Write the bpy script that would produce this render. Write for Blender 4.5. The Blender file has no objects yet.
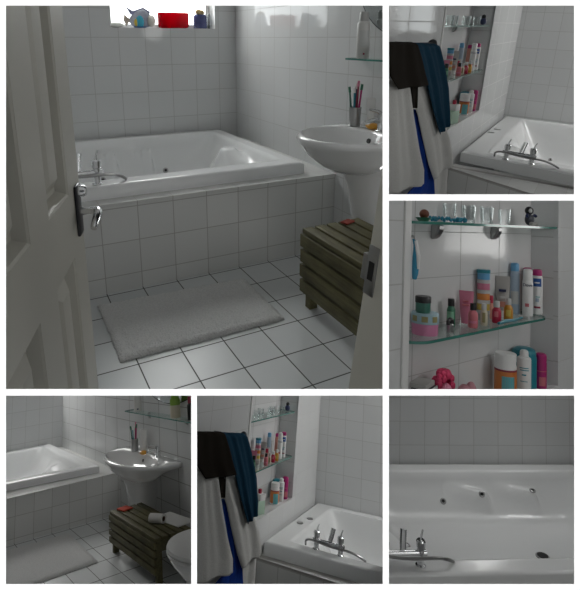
import bpy, bmesh, math, random
from mathutils import Matrix, Vector
random.seed(7)
PI = math.pi
C = bpy.context.scene.collection
V = Vector

# ------------------------------------------------------------------ the six bathroom cells of the display wall
CELL = {
 'A': [[0.891421, -0.453174, 0.001329, -0.246225], [0.453175, 0.891422, -5.1e-05, 4.445605], [-0.001162, 0.000648, 0.999999, 0.000504]],
 'B': [[0.83615, 0.547382, 0.035001, 2.967717], [-0.545697, 0.836625, -0.04768, 6.417474], [-0.055382, 0.020768, 0.998249, 0.680702]],
 'C': [[0.780992, -0.623153, 0.041617, 0.434055], [0.578562, 0.746982, 0.327541, 1.441519], [-0.235196, -0.231729, 0.94392, 0.602712]],
 'D': [[0.815938, -0.571092, -0.089993, -2.939568], [0.527702, 0.67209, 0.519447, 6.120025], [-0.236169, -0.471326, 0.849751, -4.814679]],
 'E': [[0.908837, 0.407819, 0.087747, 0.54129], [-0.389263, 0.753481, 0.529849, 4.46401], [0.149967, -0.515703, 0.84354, -3.168491]],
 'F': [[0.995601, -0.08567, 0.037933, 0.794274], [0.066945, 0.933717, 0.351696, 3.399378], [-0.065549, -0.34761, 0.935345, -1.628534]],
}
MR = {k: Matrix(v + [[0, 0, 0, 1]]) for k, v in CELL.items()}
EYE = V((0, 0, 1.2917)); PITCH = 0.265

# ------------------------------------------------------------------ materials
_m = {}
def _new(name):
    m = bpy.data.materials.new(name); m.use_nodes = True
    nt = m.node_tree; b = nt.nodes['Principled BSDF']
    return m, nt, b
def mat(name, col, rough=.4, metal=0., coat=0., noise=0., scale=60., bump=0., spec=.5, sub=0., trans=0.):
    if name in _m: return _m[name]
    m, nt, b = _new(name)
    b.inputs['Base Color'].default_value = (*col, 1); b.inputs['Roughness'].default_value = rough
    b.inputs['Metallic'].default_value = metal; b.inputs['Coat Weight'].default_value = coat
    b.inputs['Specular IOR Level'].default_value = spec
    b.inputs['Transmission Weight'].default_value = trans
    if noise or bump:
        tc = nt.nodes.new('ShaderNodeTexCoord'); n = nt.nodes.new('ShaderNodeTexNoise')
        n.inputs['Scale'].default_value = scale; n.inputs['Detail'].default_value = 4
        nt.links.new(tc.outputs['Object'], n.inputs['Vector'])
        if noise:
            r = nt.nodes.new('ShaderNodeMix'); r.data_type = 'RGBA'
            r.inputs[6].default_value = (*[c * (1 - noise) for c in col], 1); r.inputs[7].default_value = (*[min(1, c * (1 + noise)) for c in col], 1)
            nt.links.new(n.outputs['Fac'], r.inputs[0]); nt.links.new(r.outputs[2], b.inputs['Base Color'])
        if bump:
            bp = nt.nodes.new('ShaderNodeBump'); bp.inputs['Strength'].default_value = bump; bp.inputs['Distance'].default_value = .01
            nt.links.new(n.outputs['Fac'], bp.inputs['Height']); nt.links.new(bp.outputs['Normal'], b.inputs['Normal'])
    _m[name] = m; return m
def tile(name, col, grout, gw, rough=.12, wave=.06, vary=.05):
    """glazed tiles laid out on the UV grid, one tile per UV unit"""
    if name in _m: return _m[name]
    m, nt, b = _new(name); N = nt.nodes.new; L = nt.links.new
    uv = N('ShaderNodeUVMap'); uv.uv_map = 'UVMap'; sp = N('ShaderNodeSeparateXYZ'); L(uv.outputs['UV'], sp.inputs[0])
    ds = []
    for ax in 'XY':
        f = N('ShaderNodeMath'); f.operation = 'FRACT'; L(sp.outputs[ax], f.inputs[0])
        s = N('ShaderNodeMath'); s.operation = 'SUBTRACT'; L(f.outputs[0], s.inputs[0]); s.inputs[1].default_value = .5
        a = N('ShaderNodeMath'); a.operation = 'ABSOLUTE'; L(s.outputs[0], a.inputs[0]); ds.append(a)
    mx = N('ShaderNodeMath'); mx.operation = 'MAXIMUM'; L(ds[0].outputs[0], mx.inputs[0]); L(ds[1].outputs[0], mx.inputs[1])
    mr = N('ShaderNodeMapRange'); mr.inputs['From Min'].default_value = .5 - gw; mr.inputs['From Max'].default_value = .5 - gw * .45
    L(mx.outputs[0], mr.inputs['Value'])
    fl = N('ShaderNodeVectorMath'); fl.operation = 'FLOOR'; L(uv.outputs['UV'], fl.inputs[0])
    wn = N('ShaderNodeTexWhiteNoise'); wn.noise_dimensions = '2D'; L(fl.outputs[0], wn.inputs['Vector'])
    va = N('ShaderNodeMix'); va.data_type = 'RGBA'
    va.inputs[6].default_value = (*[c * (1 - vary) for c in col], 1); va.inputs[7].default_value = (*[c * (1 + vary) for c in col], 1)
    L(wn.outputs['Value'], va.inputs[0])
    mc = N('ShaderNodeMix'); mc.data_type = 'RGBA'; L(mr.outputs[0], mc.inputs[0]); L(va.outputs[2], mc.inputs[6]); mc.inputs[7].default_value = (*grout, 1)
    L(mc.outputs[2], b.inputs['Base Color'])
    ro = N('ShaderNodeMix'); ro.data_type = 'FLOAT'; L(mr.outputs[0], ro.inputs[0]); ro.inputs[2].default_value = rough; ro.inputs[3].default_value = .8
    L(ro.outputs[0], b.inputs['Roughness'])
    nz = N('ShaderNodeTexNoise'); nz.inputs['Scale'].default_value = 1.6; L(uv.outputs['UV'], nz.inputs['Vector'])
    h = N('ShaderNodeMath'); h.operation = 'MULTIPLY_ADD'; L(mr.outputs[0], h.inputs[0]); h.inputs[1].default_value = -.4; L(nz.outputs['Fac'], h.inputs[2])
    bp = N('ShaderNodeBump'); bp.inputs['Strength'].default_value = wave; bp.inputs['Distance'].default_value = .02
    L(h.outputs[0], bp.inputs['Height']); L(bp.outputs['Normal'], b.inputs['Normal'])
    _m[name] = m; return m
def clear(name, tint, gloss=.12, rough=.02, body=0.):
    """thin clear material: light passes straight through, some is mirrored, some scattered in the tint"""
    if name in _m: return _m[name]
    m = bpy.data.materials.new(name); m.use_nodes = True; nt = m.node_tree; nt.nodes.clear(); N = nt.nodes.new; L = nt.links.new
    o = N('ShaderNodeOutputMaterial'); t = N('ShaderNodeBsdfTransparent'); t.inputs[0].default_value = (*tint, 1)
    g = N('ShaderNodeBsdfGlossy'); g.inputs['Roughness'].default_value = rough; g.inputs['Color'].default_value = (.9, .95, .95, 1)
    fr = N('ShaderNodeLayerWeight'); fr.inputs['Blend'].default_value = gloss
    mx = N('ShaderNodeMixShader'); L(fr.outputs['Facing'], mx.inputs[0]); L(t.outputs[0], mx.inputs[1]); L(g.outputs[0], mx.inputs[2])
    last = mx
    if body:
        d = N('ShaderNodeBsdfTranslucent'); d.inputs[0].default_value = (*tint, 1)
        m2 = N('ShaderNodeMixShader'); m2.inputs[0].default_value = body; L(mx.outputs[0], m2.inputs[1]); L(d.outputs[0], m2.inputs[2]); last = m2
    L(last.outputs[0], o.inputs[0]); _m[name] = m; return m
def glow(name, col, s):
    m = bpy.data.materials.new(name); m.use_nodes = True; nt = m.node_tree; nt.nodes.clear()
    o = nt.nodes.new('ShaderNodeOutputMaterial'); e = nt.nodes.new('ShaderNodeEmission'); e.inputs[0].default_value = (*col, 1); e.inputs[1].default_value = s
    nt.links.new(e.outputs[0], o.inputs[0]); return m
def wood(name, c0, c1):
    if name in _m: return _m[name]
    m, nt, b = _new(name); N = nt.nodes.new; L = nt.links.new
    tc = N('ShaderNodeTexCoord'); mp = N('ShaderNodeMapping'); mp.inputs['Scale'].default_value = (30, 2.2, 30); L(tc.outputs['Object'], mp.inputs[0])
    n = N('ShaderNodeTexNoise'); n.inputs['Scale'].default_value = 2.5; n.inputs['Detail'].default_value = 8; n.inputs['Roughness'].default_value = .7; L(mp.outputs[0], n.inputs['Vector'])
    k = N('ShaderNodeTexNoise'); k.inputs['Scale'].default_value = 7; L(tc.outputs['Object'], k.inputs['Vector'])
    ad = N('ShaderNodeMath'); ad.operation = 'MULTIPLY_ADD'; L(k.outputs['Fac'], ad.inputs[0]); ad.inputs[1].default_value = .6; L(n.outputs['Fac'], ad.inputs[2])
    r = N('ShaderNodeValToRGB'); r.color_ramp.elements[0].position = .5; r.color_ramp.elements[1].position = 1.05
    r.color_ramp.elements[0].color = (*c0, 1); r.color_ramp.elements[1].color = (*c1, 1)
    L(ad.outputs[0], r.inputs[0]); L(r.outputs[0], b.inputs['Base Color']); b.inputs['Roughness'].default_value = .62
    bp = N('ShaderNodeBump'); bp.inputs['Strength'].default_value = .25; bp.inputs['Distance'].default_value = .004; L(n.outputs['Fac'], bp.inputs['Height']); L(bp.outputs['Normal'], b.inputs['Normal'])
    _m[name] = m; return m

WALLT = tile('white glazed wall tile', (.66, .67, .67), (.46, .46, .45), .016, rough=.07, vary=.02)
WALLD = tile('white wall tile with grey joints', (.66, .67, .67), (.27, .27, .26), .024, rough=.10, vary=.02)
NICHET = tile('white niche tile', (.66, .66, .66), (.34, .34, .33), .010, rough=.13)
FLOORT = tile('pale floor tile', (.60, .62, .62), (.045, .045, .04), .019, rough=.32, wave=.04)
SURT = tile('white bath surround tile', (.64, .645, .63), (.36, .35, .33), .016, rough=.16)
CER = mat('white glazed ceramic', (.78, .785, .78), .09, coat=.5)
ACR = mat('white bath acrylic', (.80, .81, .81), .24, coat=.15)
CHROME = mat('chrome', (.82, .83, .84), .2, 1.)
DARKM = mat('dark metal', (.05, .05, .055), .35, .8)
STEEL = mat('brushed steel', (.42, .42, .42), .3, 1.)
HOLE = mat('dark outlet', (.012, .012, .012), .4)
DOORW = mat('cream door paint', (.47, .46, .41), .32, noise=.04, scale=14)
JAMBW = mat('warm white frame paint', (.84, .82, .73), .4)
PLAST = mat('white plaster', (.70, .70, .69), .8)
WOODM = wood('weathered olive wood', (.034, .031, .012), (.15, .135, .058))
WHITEP = mat('white plastic', (.78, .78, .77), .35)
BLACKP = mat('black plastic', (.012, .012, .013), .35)
GLASS = clear('clear shelf glass', (.93, .97, .955), .10)
GEDGE = mat('green glass edge', (.06, .22, .18), .12, coat=.5)
SHOT = clear('clear drinking glass', (.96, .97, .97), .36)
RUGM = mat('light grey cotton pile', (.70, .70, .69), .95, noise=.2, scale=120, bump=.9, spec=.1)
BRDR = mat('white display wall', (.93, .93, .93), .9, spec=0.)
SHIELD = mat('dark light shield lining', (.03, .03, .03), .9)

# ------------------------------------------------------------------ mesh helpers
def nb(): return bmesh.new()
def box(bm, x0, x1, y0, y1, z0, z1, bev=0., seg=2, M=None):
    vs = [bm.verts.new((x, y, z)) for x in (x0, x1) for y in (y0, y1) for z in (z0, z1)]
    fs = [bm.faces.new([vs[i] for i in f]) for f in ((0, 1, 3, 2), (4, 6, 7, 5), (0, 4, 5, 1), (2, 3, 7, 6), (0, 2, 6, 4), (1, 5, 7, 3))]
    if bev: 
        es = list({e for f in fs for e in f.edges})
        r = bmesh.ops.bevel(bm, geom=es, offset=bev, segments=seg, affect='EDGES', profile=.5); vs = list({v for f in r['faces'] for v in f.verts} | {v for v in vs if v.is_valid})
    if M: bmesh.ops.transform(bm, matrix=M, verts=[v for v in vs if v.is_valid])
    return bm
def ring_loft(bm, rings, cap0=True, cap1=True, closed=True):
    R = [[bm.verts.new(p) for p in r] for r in rings]
    for a, b in zip(R, R[1:]):
        n = len(a)
        for i in range(n if closed else n - 1):
            j = (i + 1) % n
            try: bm.faces.new((a[i], a[j], b[j], b[i]))
            except ValueError: pass
    if cap0: bm.faces.new(R[0][::-1])
    if cap1: bm.faces.new(R[-1])
    return R
def lathe(bm, prof, n=24, o=(0, 0, 0), sx=1., sy=1.):
    rings = [[(o[0] + r * sx * math.cos(2 * PI * i / n), o[1] + r * sy * math.sin(2 * PI * i / n), o[2] + z) for i in range(n)] for r, z in prof]
    ring_loft(bm, rings); return bm
def tube(bm, pts, r, n=10, smooth=0):
    pts = [V(p) for p in pts]
    for _ in range(smooth):
        q = [pts[0]]
        for a, b in zip(pts, pts[1:]): q += [a * .75 + b * .25, a * .25 + b * .75]
        pts = q + [pts[-1]]
    rings = []; up = V((0, 0, 1)); T0 = (pts[1] - pts[0]).normalized()
    if abs(T0.z) > .9: up = V((1, 0, 0))
    for i, p in enumerate(pts):
        T = (pts[min(i + 1, len(pts) - 1)] - pts[max(i - 1, 0)]).normalized()
        A = up - T * up.dot(T); A.normalize(); B = T.cross(A); up = A
        if isinstance(r, (list, tuple)):
            q = i / (len(pts) - 1) * (len(r) - 1); k0 = min(int(q), len(r) - 2); rr = r[k0] + (r[k0 + 1] - r[k0]) * (q - k0)
        else: rr = r
        rings.append([p + (A * math.cos(2 * PI * k / n) + B * math.sin(2 * PI * k / n)) * rr for k in range(n)])
    ring_loft(bm, rings); return bm
def ball(bm, c, r, sx=1, sy=1, sz=1, seg=12):
    M = Matrix.Translation(c) @ Matrix.Diagonal((sx, sy, sz, 1)); bmesh.ops.create_uvsphere(bm, u_segments=seg, v_segments=seg // 2 + 2, radius=r, matrix=M); return bm
def mesh(name, bm, m, sharp=38):
    bmesh.ops.recalc_face_normals(bm, faces=bm.faces[:])
    me = bpy.data.meshes.new(name); bm.to_mesh(me); bm.free(); me.materials.append(m)
    me.shade_smooth()
    if sharp < 180: me.set_sharp_from_angle(angle=math.radians(sharp))
    return me
CLIP = []
def part(name, bm, m, parent, label=None, sharp=38, kind=None):
    o = bpy.data.objects.new(name, mesh(name, bm, m, sharp)); C.objects.link(o); o.parent = parent
    if label: o['label'] = label
    if kind: o['kind'] = kind
    CLIP.append((o, ROOMOF[parent.name])); ROOMOF[o.name] = ROOMOF[parent.name]
    return o
ROOMOF = {}
def place(o, room, loc, rz=0., rx=0., ry=0.):
    o.matrix_world = MR[room] @ Matrix.Translation(loc) @ Matrix.Rotation(rz, 4, 'Z') @ Matrix.Rotation(ry, 4, 'Y') @ Matrix.Rotation(rx, 4, 'X')
def tag(o, label, cat, group=None):
    o['label'] = label; o['category'] = cat
    if group: o['group'] = group
def thing(name, label, cat, room, loc=(0, 0, 0), rz=0., group=None, rx=0., ry=0.):
    o = bpy.data.objects.new(name, None); C.objects.link(o); o.empty_display_size = .05
    place(o, room, loc, rz, rx, ry); tag(o, label, cat, group); ROOMOF[o.name] = room; return o
def solo(name, bm, m, label, cat, room, loc=(0, 0, 0), rz=0., group=None, rx=0., ry=0., sharp=38):
    o = bpy.data.objects.new(name, mesh(name, bm, m, sharp)); C.objects.link(o); place(o, room, loc, rz, rx, ry)
    tag(o, label, cat, group); CLIP.append((o, room)); ROOMOF[o.name] = room; return o
def struct(name, bm, m, room=None, sharp=38, clip=True):
    o = bpy.data.objects.new(name, mesh(name, bm, m, sharp)); C.objects.link(o); o['kind'] = 'structure'
    if room:
        o.matrix_world = MR[room]; ROOMOF[o.name] = room
        if clip: CLIP.append((o, room))
    return o
def slabs(bm, O, U, W, rects, th, uo=0, vo=0, tu=1, tv=1):
    """tiled wall pieces: rects in (u0,u1,v0,v1) on the plane O + u U + v W, thickness behind the face"""
    uvl = bm.loops.layers.uv.get('UVMap') or bm.loops.layers.uv.new('UVMap')
    O, U, W = V(O), V(U), V(W); Nn = U.cross(W)
    for u0, u1, v0, v1 in rects:
        vs = {}
        for a in (u0, u1):
            for b in (v0, v1):
                for t in (0, th): vs[a, b, t] = bm.verts.new(O + U * a + W * b - Nn * t)
        q = [[(u0, v0, 0), (u1, v0, 0), (u1, v1, 0), (u0, v1, 0)], [(u0, v0, th), (u0, v1, th), (u1, v1, th), (u1, v0, th)],
             [(u0, v0, 0), (u0, v1, 0), (u0, v1, th), (u0, v0, th)], [(u1, v0, 0), (u1, v0, th), (u1, v1, th), (u1, v1, 0)],
             [(u0, v0, 0), (u0, v0, th), (u1, v0, th), (u1, v0, 0)], [(u0, v1, 0), (u1, v1, 0), (u1, v1, th), (u0, v1, th)]]
        for f in q:
            fa = bm.faces.new([vs[k] for k in f])
            for lp, k in zip(fa.loops, f): lp[uvl].uv = ((k[0] - uo) / tu + (k[2] if False else 0), (k[1] - vo) / tv)
    return bm
def wall(name, room, O, U, W, rects, m, uo=0, vo=0, tu=.2, tv=.2, th=.03):
    return struct(name, slabs(nb(), O, U, W, rects, th, uo, vo, tu, tv), m, room)
X, Y, Z = (1, 0, 0), (0, 1, 0), (0, 0, 1); NX, NY = (-1, 0, 0), (0, -1, 0)

# ------------------------------------------------------------------ builders
def sstep(a, b, x):
    t = min(1, max(0, (x - a) / (b - a))); return t * t * (3 - 2 * t)
def bathtub(room, x0, x1, y0, y1, zt, zr, depth, label, arm=.26, jets=(), rims=(.09, .09, .09, .09), drain=None, endw=.42, sidew=.16, fins=(), taper=0., ash=0.):
    """rectangular whirlpool bath let into a tiled surround: rim slab and moulded basin with arm rests"""
    t = thing('bathtub', label, 'bathtub', room, (x0, y0, zr))
    lx, ly, h = x1 - x0, y1 - y0, zt - zr
    rl, rr, rb, rf = rims
    def depth_at(x, y):
        dl, dr, df, db = x - rl, lx - rr - x, y - rf, ly - rb - y
        fx = min(dl, dr); fy = min(df, db)
        if fx <= 0 or fy <= 0: return 0.
        u = x / lx
        wsd = sidew
        sx = min(1, fx / endw); sy = min(1, fy / wsd)
        ex = 1 - (1 - sx) ** 2.2; ey = 1 - (1 - sy) ** 2.2
        d = depth * (ex * ey)
        # arm rests: two ramps along each long wall, each ending in a step
        q = fy / wsd
        for u0, u1 in ((.40, .535), (.565, .70)):
            r = (u - ash - u0) / (u1 - u0)
            if 0 < r < 1.12:
                pr = min(1, r); fall = 1 if r <= 1 else max(0, 1 - (r - 1) / .12)
                qc = .20 + .22 * pr; wq = .17 + .04 * pr
                k = max(0, 1 - abs(q - qc) / wq)
                d -= depth * arm * (.10 + .90 * pr) * fall * (k * k * (3 - 2 * k))
        # head rest fins at the ends
        for (ux, wd, amp) in fins:
            yy = (y / ly - ux) / wd
            if -1 < yy < 1:
                b = (1 - abs(yy)) ** .8
                q = fx / (endw * .9)
                d -= depth * amp * b * max(0, math.sin(PI * min(1, q))) ** 2
        edge = sstep(0, .035, min(fx, fy))
        return max(0, d) * edge
    nx, ny = 130, 90; bm = nb(); G = []
    for j in range(ny + 1):
        row = []
        for i in range(nx + 1):
            x, y = lx * i / nx, ly * j / ny
            e = min(x, lx - x, y, ly - y); rd = .012
            z = h - depth_at(x, y) - (rd * (1 - math.sqrt(max(0, 1 - (1 - min(1, e / rd)) ** 2))))
            row.append(bm.verts.new((x, y, z)))
        G.append(row)
    for j in range(ny):
        for i in range(nx): bm.faces.new((G[j][i], G[j][i + 1], G[j + 1][i + 1], G[j + 1][i]))
    if taper:
        for v in bm.verts: v.co.y = ly + (v.co.y - ly) * (1 + taper * (v.co.x / lx - .5))
    per = [G[0][i] for i in range(nx + 1)] + [G[j][nx] for j in range(1, ny + 1)] + [G[ny][i] for i in range(nx - 1, -1, -1)] + [G[j][0] for j in range(ny - 1, 0, -1)]
    lo = [bm.verts.new((v.co.x, v.co.y, 0)) for v in per]
    for i in range(len(per)):
        k = (i + 1) % len(per); bm.faces.new((per[i], lo[i], lo[k], per[k]))
    part('tub_shell', bm, ACR, t, sharp=60)
    for (jx, jy) in jets:
        x, y = jx - x0, jy - y0; z = h - depth_at(x, y)
        e = .004; gx = -(depth_at(x + e, y) - depth_at(x - e, y)) / (2 * e); gy = -(depth_at(x, y + e) - depth_at(x, y - e)) / (2 * e)
        n = V((-gx, -gy, 1)).normalized()
        M = Matrix.Translation((x, y, z)) @ n.to_track_quat('Z', 'Y').to_matrix().to_4x4()
        b2 = nb(); lathe(b2, [(.022, -.004), (.022, .004), (.015, .008), (.011, .005), (.001, .005)], 16); bmesh.ops.transform(b2, matrix=M, verts=b2.verts)
        jt = part('water_jet', b2, STEEL, t)
        b3 = nb(); lathe(b3, [(.011, .003), (.011, .0065), (.001, .0065)], 12); bmesh.ops.transform(b3, matrix=M, verts=b3.verts); part('jet_nozzle', b3, HOLE, jt)
    if drain:
        x, y = drain[0] - x0, drain[1] - y0; z = h - depth_at(x, y)
        b2 = nb(); lathe(b2, [(.042, -.004), (.042, .005), (.034, .007), (.001, .007)], 20, (x, y, z)); d = part('drain', b2, STEEL, t)
        b3 = nb(); lathe(b3, [(.033, .004), (.033, .010), (.001, .010)], 16, (x, y, z)); part('drain_plug', b3, HOLE, d)
    return t, (lambda X_, Y_: (X_ - x0, Y_ - y0, h - depth_at(X_ - x0, Y_ - y0)))
def mixer(parent, o, rz, s=1., span=.2, hl=.1, hr=.16):
    """bath filler on the rim: two valve pillars, cross bar, lever knobs, hand shower spout and curved hose"""
    M = Matrix.Translation(o) @ Matrix.Rotation(rz, 4, 'Z') @ Matrix.Scale(s, 4)
    def P(name, bm, m, par): bmesh.ops.transform(bm, matrix=M, verts=bm.verts); return part(name, bm, m, par)
    a = span / 2
    bar = P('mixer_tap', tube(nb(), [(-a - .03, 0, .062), (a + .03, 0, .062)], .017, 14), CHROME, parent)
    for sx in (-a, a):
        b = nb(); lathe(b, [(.028, 0), (.028, .006), (.019, .012), (.019, .085), (.024, .09), (.026, .125), (.02, .132), (.001, .132)], 18, (sx, 0, 0)); P('valve_pillar', b, CHROME, bar)
        b = nb(); tube(b, [(sx, 0, .13), (sx + .004, .004, .15), (sx + .014, .008, .178)], [.006, .005, .004], 8); P('valve_lever', b, CHROME, bar)
    b = nb(); tube(b, [(.005, .012, .06), (.012, .03, .10), (.022, .05, .16)], [.016, .019, .019], 14); P('hand_shower', b, CHROME, bar)
    b = nb(); tube(b, [(-a - hl, .03, .006), (-a - hl * .9, -.005, .05), (-a - .03, -.03, .072), (0, -.036, .058), (a, -.034, .055), (a + hr * .45, -.03, .056), (a + hr * .8, -.012, .035), (a + hr, .02, .006)], .0085, 8, 2); P('shower_hose', b, STEEL, bar)
    return bar
def basin(room, loc, w, d, label, tapy=0., ped=.75, pdy=0.):
    """wall basin on a pedestal; wall plane is local x = 0, bowl points to -x, rim at z = 0"""
    t = thing('washbasin', label, 'washbasin', room, loc); n = 56
    def dloop(k, z, back=0., cx=None):
        pts = []
        for i in range(n):
            a = PI / 2 + PI * i / (n - 1)           # +y side round the front to -y side
            ca, sa = math.cos(a), math.sin(a)
            y = math.copysign(abs(sa) ** .95, sa) * w / 2 * k; x = -abs(ca) ** .80 * d * k
            pts.append((x - back, y, z))
        pts += [(-back, -w / 2 * k * (1 - q / 8.), z) if q < 4 else (-back, w / 2 * k * ((q - 4) / 4. + 0), z) for q in ()]
        m2 = 10
        for q in range(1, m2): pts.append((-back, -w / 2 * k + w * k * q / m2, z))
        return pts
    def inner(kx, ky, cx, z):
        N2 = n + 9; base = dloop(1, 0); pts = []
        for p in base:
            a = math.atan2(p[1] / (w / 2), (p[0] + d * .5) / (d * .5)); pts.append((cx + kx * math.cos(a), ky * math.sin(a), z))
        return pts
    rings = [inner(.03, .04, -d * .42, -.195), inner(d * .22, w * .17, -d * .40, -.19), inner(d * .34, w * .30, -d * .42, -.155), inner(d * .43, w * .40, -d * .455, -.10)]
    rings += [dloop(.95, -.052), dloop(.985, -.038), dloop(1., -.018), dloop(.99, -.004), dloop(.965, 0.)]
    rings += [inner(d * .375, w * .415, -d * .545, -.001), inner(d * .36, w * .40, -d * .545, -.012), inner(d * .32, w * .35, -d * .54, -.06), inner(d * .24, w * .25, -d * .52, -.105), inner(d * .10, w * .10, -d * .50, -.125), inner(.012, .012, -d * .5, -.127)]
    bm = nb(); ring_loft(bm, rings); part('bowl', bm, CER, t, sharp=180)
    b = nb(); lathe(b, [(.013, -.004), (.013, .003), (.001, .003)], 14); bmesh.ops.transform(b, matrix=Matrix.Translation((-d * .19 - .028, 0, -.045)) @ Matrix.Rotation(-PI / 2 + .35, 4, 'Y'), verts=b.verts); part('overflow_hole', b, HOLE, t)
    b = nb()
    def hl(wd, dp, z): return [(-dp * math.sin(PI * i / 20) ** .8, wd / 2 * math.cos(PI * i / 20), z) for i in range(21)]
    zs = [(.50, .66, -.165), (.47, .62, -.22), (.40, .55, -.32), (.35, .48, -.45), (.33, .45, -.6), (.36, .48, -ped + .03), (.37, .49, -ped)]
    ring_loft(b, [[(p[0], p[1] + pdy, p[2]) for p in hl(a * w, c * d * .78, z)] for a, c, z in zs]); part('pedestal', b, CER, t, sharp=60)
    tp = part('basin_tap', lathe(nb(), [(.026, 0), (.026, .006), (.02, .012), (.021, .075), (.019, .09), (.001, .092)], 18, (-d * .10, tapy, -.002)), CHROME, t)
    b = nb(); tube(b, [(-d * .10, tapy, .045), (-d * .10 - .05, tapy, .06), (-d * .10 - .11, tapy, .05)], [.014, .012, .011], 12); part('tap_spout', b, CHROME, tp)
    b = nb(); tube(b, [(-d * .10, tapy, .088), (-d * .10 - .03, tapy - .004, .106), (-d * .10 - .085, tapy - .01, .118)], [.012, .008, .006], 10); part('tap_lever', b, CHROME, tp)
    return t
def bench(room, loc, L, Wd, H, label, nt=5, ns=4, wid=None):
    """slatted wooden bench box: slats run along local -y, front slats face -x"""
    t = thing('wooden_bench', label, 'bench', room, loc); g = .014
    sw = (Wd - g * (nt - 1)) / nt
    for i in range(nt):
        x = i * (sw + g); part('top_slat', box(nb(), x, x + sw, -L, 0.0, H - .024, H, .003), WOODM, t)
    zb = .085; sh = (H - .03 - zb - g * (ns - 1)) / ns
    for i in range(ns):
        z = zb + i * (sh + g); e = -.012 - .006 * (i % 2)
        part('front_slat', box(nb(), -.006, .016, -L + .012, -e * .6, z, z + sh, .003), WOODM, t)
        part('back_slat', box(nb(), Wd - .016, Wd + .004, -L + .012, -.006, z, z + sh, .003), WOODM, t)
    for x in (.018, Wd - .066):
        for y in (-.055, -L + .02): part('leg', box(nb(), x, x + .045, y - .0, y + .042, 0, H - .026, .002), WOODM, t)
    for y in (-.03, -L + .03): part('end_rail', box(nb(), .018, Wd - .018, y - .012, y + .012, H - .10, H - .03, .002), WOODM, t)
    return t
def rug(room, pts, label, th=.02):
    """thick cotton mat with a rounded edge and tufted border"""
    a, b, c, d = [V((p[0], p[1], 0)) for p in pts]; n, m_ = 70, 44; bm = nb(); G = []
    rnd = random.Random(3)
    for j in range(m_ + 1):
        row = []
        for i in range(n + 1):
            u, v = i / n, j / m_; p = (a * (1 - u) + b * u) * (1 - v) + (d * (1 - u) + c * u) * v
            e = min(u * n, (1 - u) * n, v * m_, (1 - v) * m_); z = th * (.25 if e < 1 else .85 if e < 2 else 1)
            if 3 < e < 5: z *= .72
            row.append(bm.verts.new((p.x + rnd.uniform(-.004, .004), p.y + rnd.uniform(-.004, .004), z + rnd.uniform(0, .006))))
        G.append(row)
    for j in range(m_):
        for i in range(n): bm.faces.new((G[j][i], G[j][i + 1], G[j + 1][i + 1], G[j + 1][i]))
    per = [G[0][i] for i in range(n + 1)] + [G[j][n] for j in range(1, m_ + 1)] + [G[m_][i] for i in range(n - 1, -1, -1)] + [G[j][0] for j in range(m_ - 1, 0, -1)]
    lo = [bm.verts.new((v.co.x, v.co.y, 0)) for v in per]
    for i in range(len(per)): bm.faces.new((per[i], lo[i], lo[(i + 1) % len(per)], per[(i + 1) % len(per)]))
    bm.faces.new(lo[::-1])
    return solo('bath_mat', bm, RUGM, label, 'bath mat', room, sharp=180)
def towel(room, x, rows, m, label, amp=.012, k=3., th=.016, seed=0, group=None, parent=None, name='towel'):
    """hanging cloth: rows give (y, z) of the left and right hem from the rail downwards"""
    nu, nv = 36, 40; bm = nb(); F, Bk = [], []
    def lerp(v):
        s = v * (len(rows) - 1); i = min(int(s), len(rows) - 2); f = s - i
        return [a * (1 - f) + b * f for a, b in zip(rows[i], rows[i + 1])]
    for j in range(nv + 1):
        v = j / nv; l = lerp(v); f, bk = [], []
        for i in range(nu + 1):
            u = i / nu; y = l[0] * (1 - u) + l[2] * u; z = l[1] * (1 - u) + l[3] * u
            q = amp * (.35 + .9 * v) * math.sin(2 * PI * k * u + seed + 1.3 * v) + amp * .5 * math.sin(2 * PI * (k * 1.9) * u + 2 * seed + v * 3)
            top = -.03 * (1 - min(1, v / .05)) ** 2
            edge = -.35 * th * (1 if i in (0, nu) or j == nv else 0)
            f.append(bm.verts.new((x + q + th / 2 + top + edge, y, z))); bk.append(bm.verts.new((x + q - th / 2 + top - edge, y, z)))
        F.append(f); Bk.append(bk)
    for j in range(nv):
        for i in range(nu):
            bm.faces.new((F[j][i], F[j + 1][i], F[j + 1][i + 1], F[j][i + 1])); bm.faces.new((Bk[j][i], Bk[j][i + 1], Bk[j + 1][i + 1], Bk[j + 1][i]))
    for j in range(nv):
        for i in (0, nu): bm.faces.new((F[j][i], Bk[j][i], Bk[j + 1][i], F[j + 1][i]))
    for i in range(nu):
        for j in (0, nv): bm.faces.new((F[j][i], F[j][i + 1], Bk[j][i + 1], Bk[j][i]))
    if parent: return part(name, bm, m, parent, sharp=180)
    return solo('towel', bm, m, label, 'towel', room, sharp=180, group=group)
def terry(name, col): return mat(name, col, .95, noise=.25, scale=180, bump=.6, spec=.05)
def col(name, c, rough=.35, **k): return mat(name, c, rough, **k)

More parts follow.
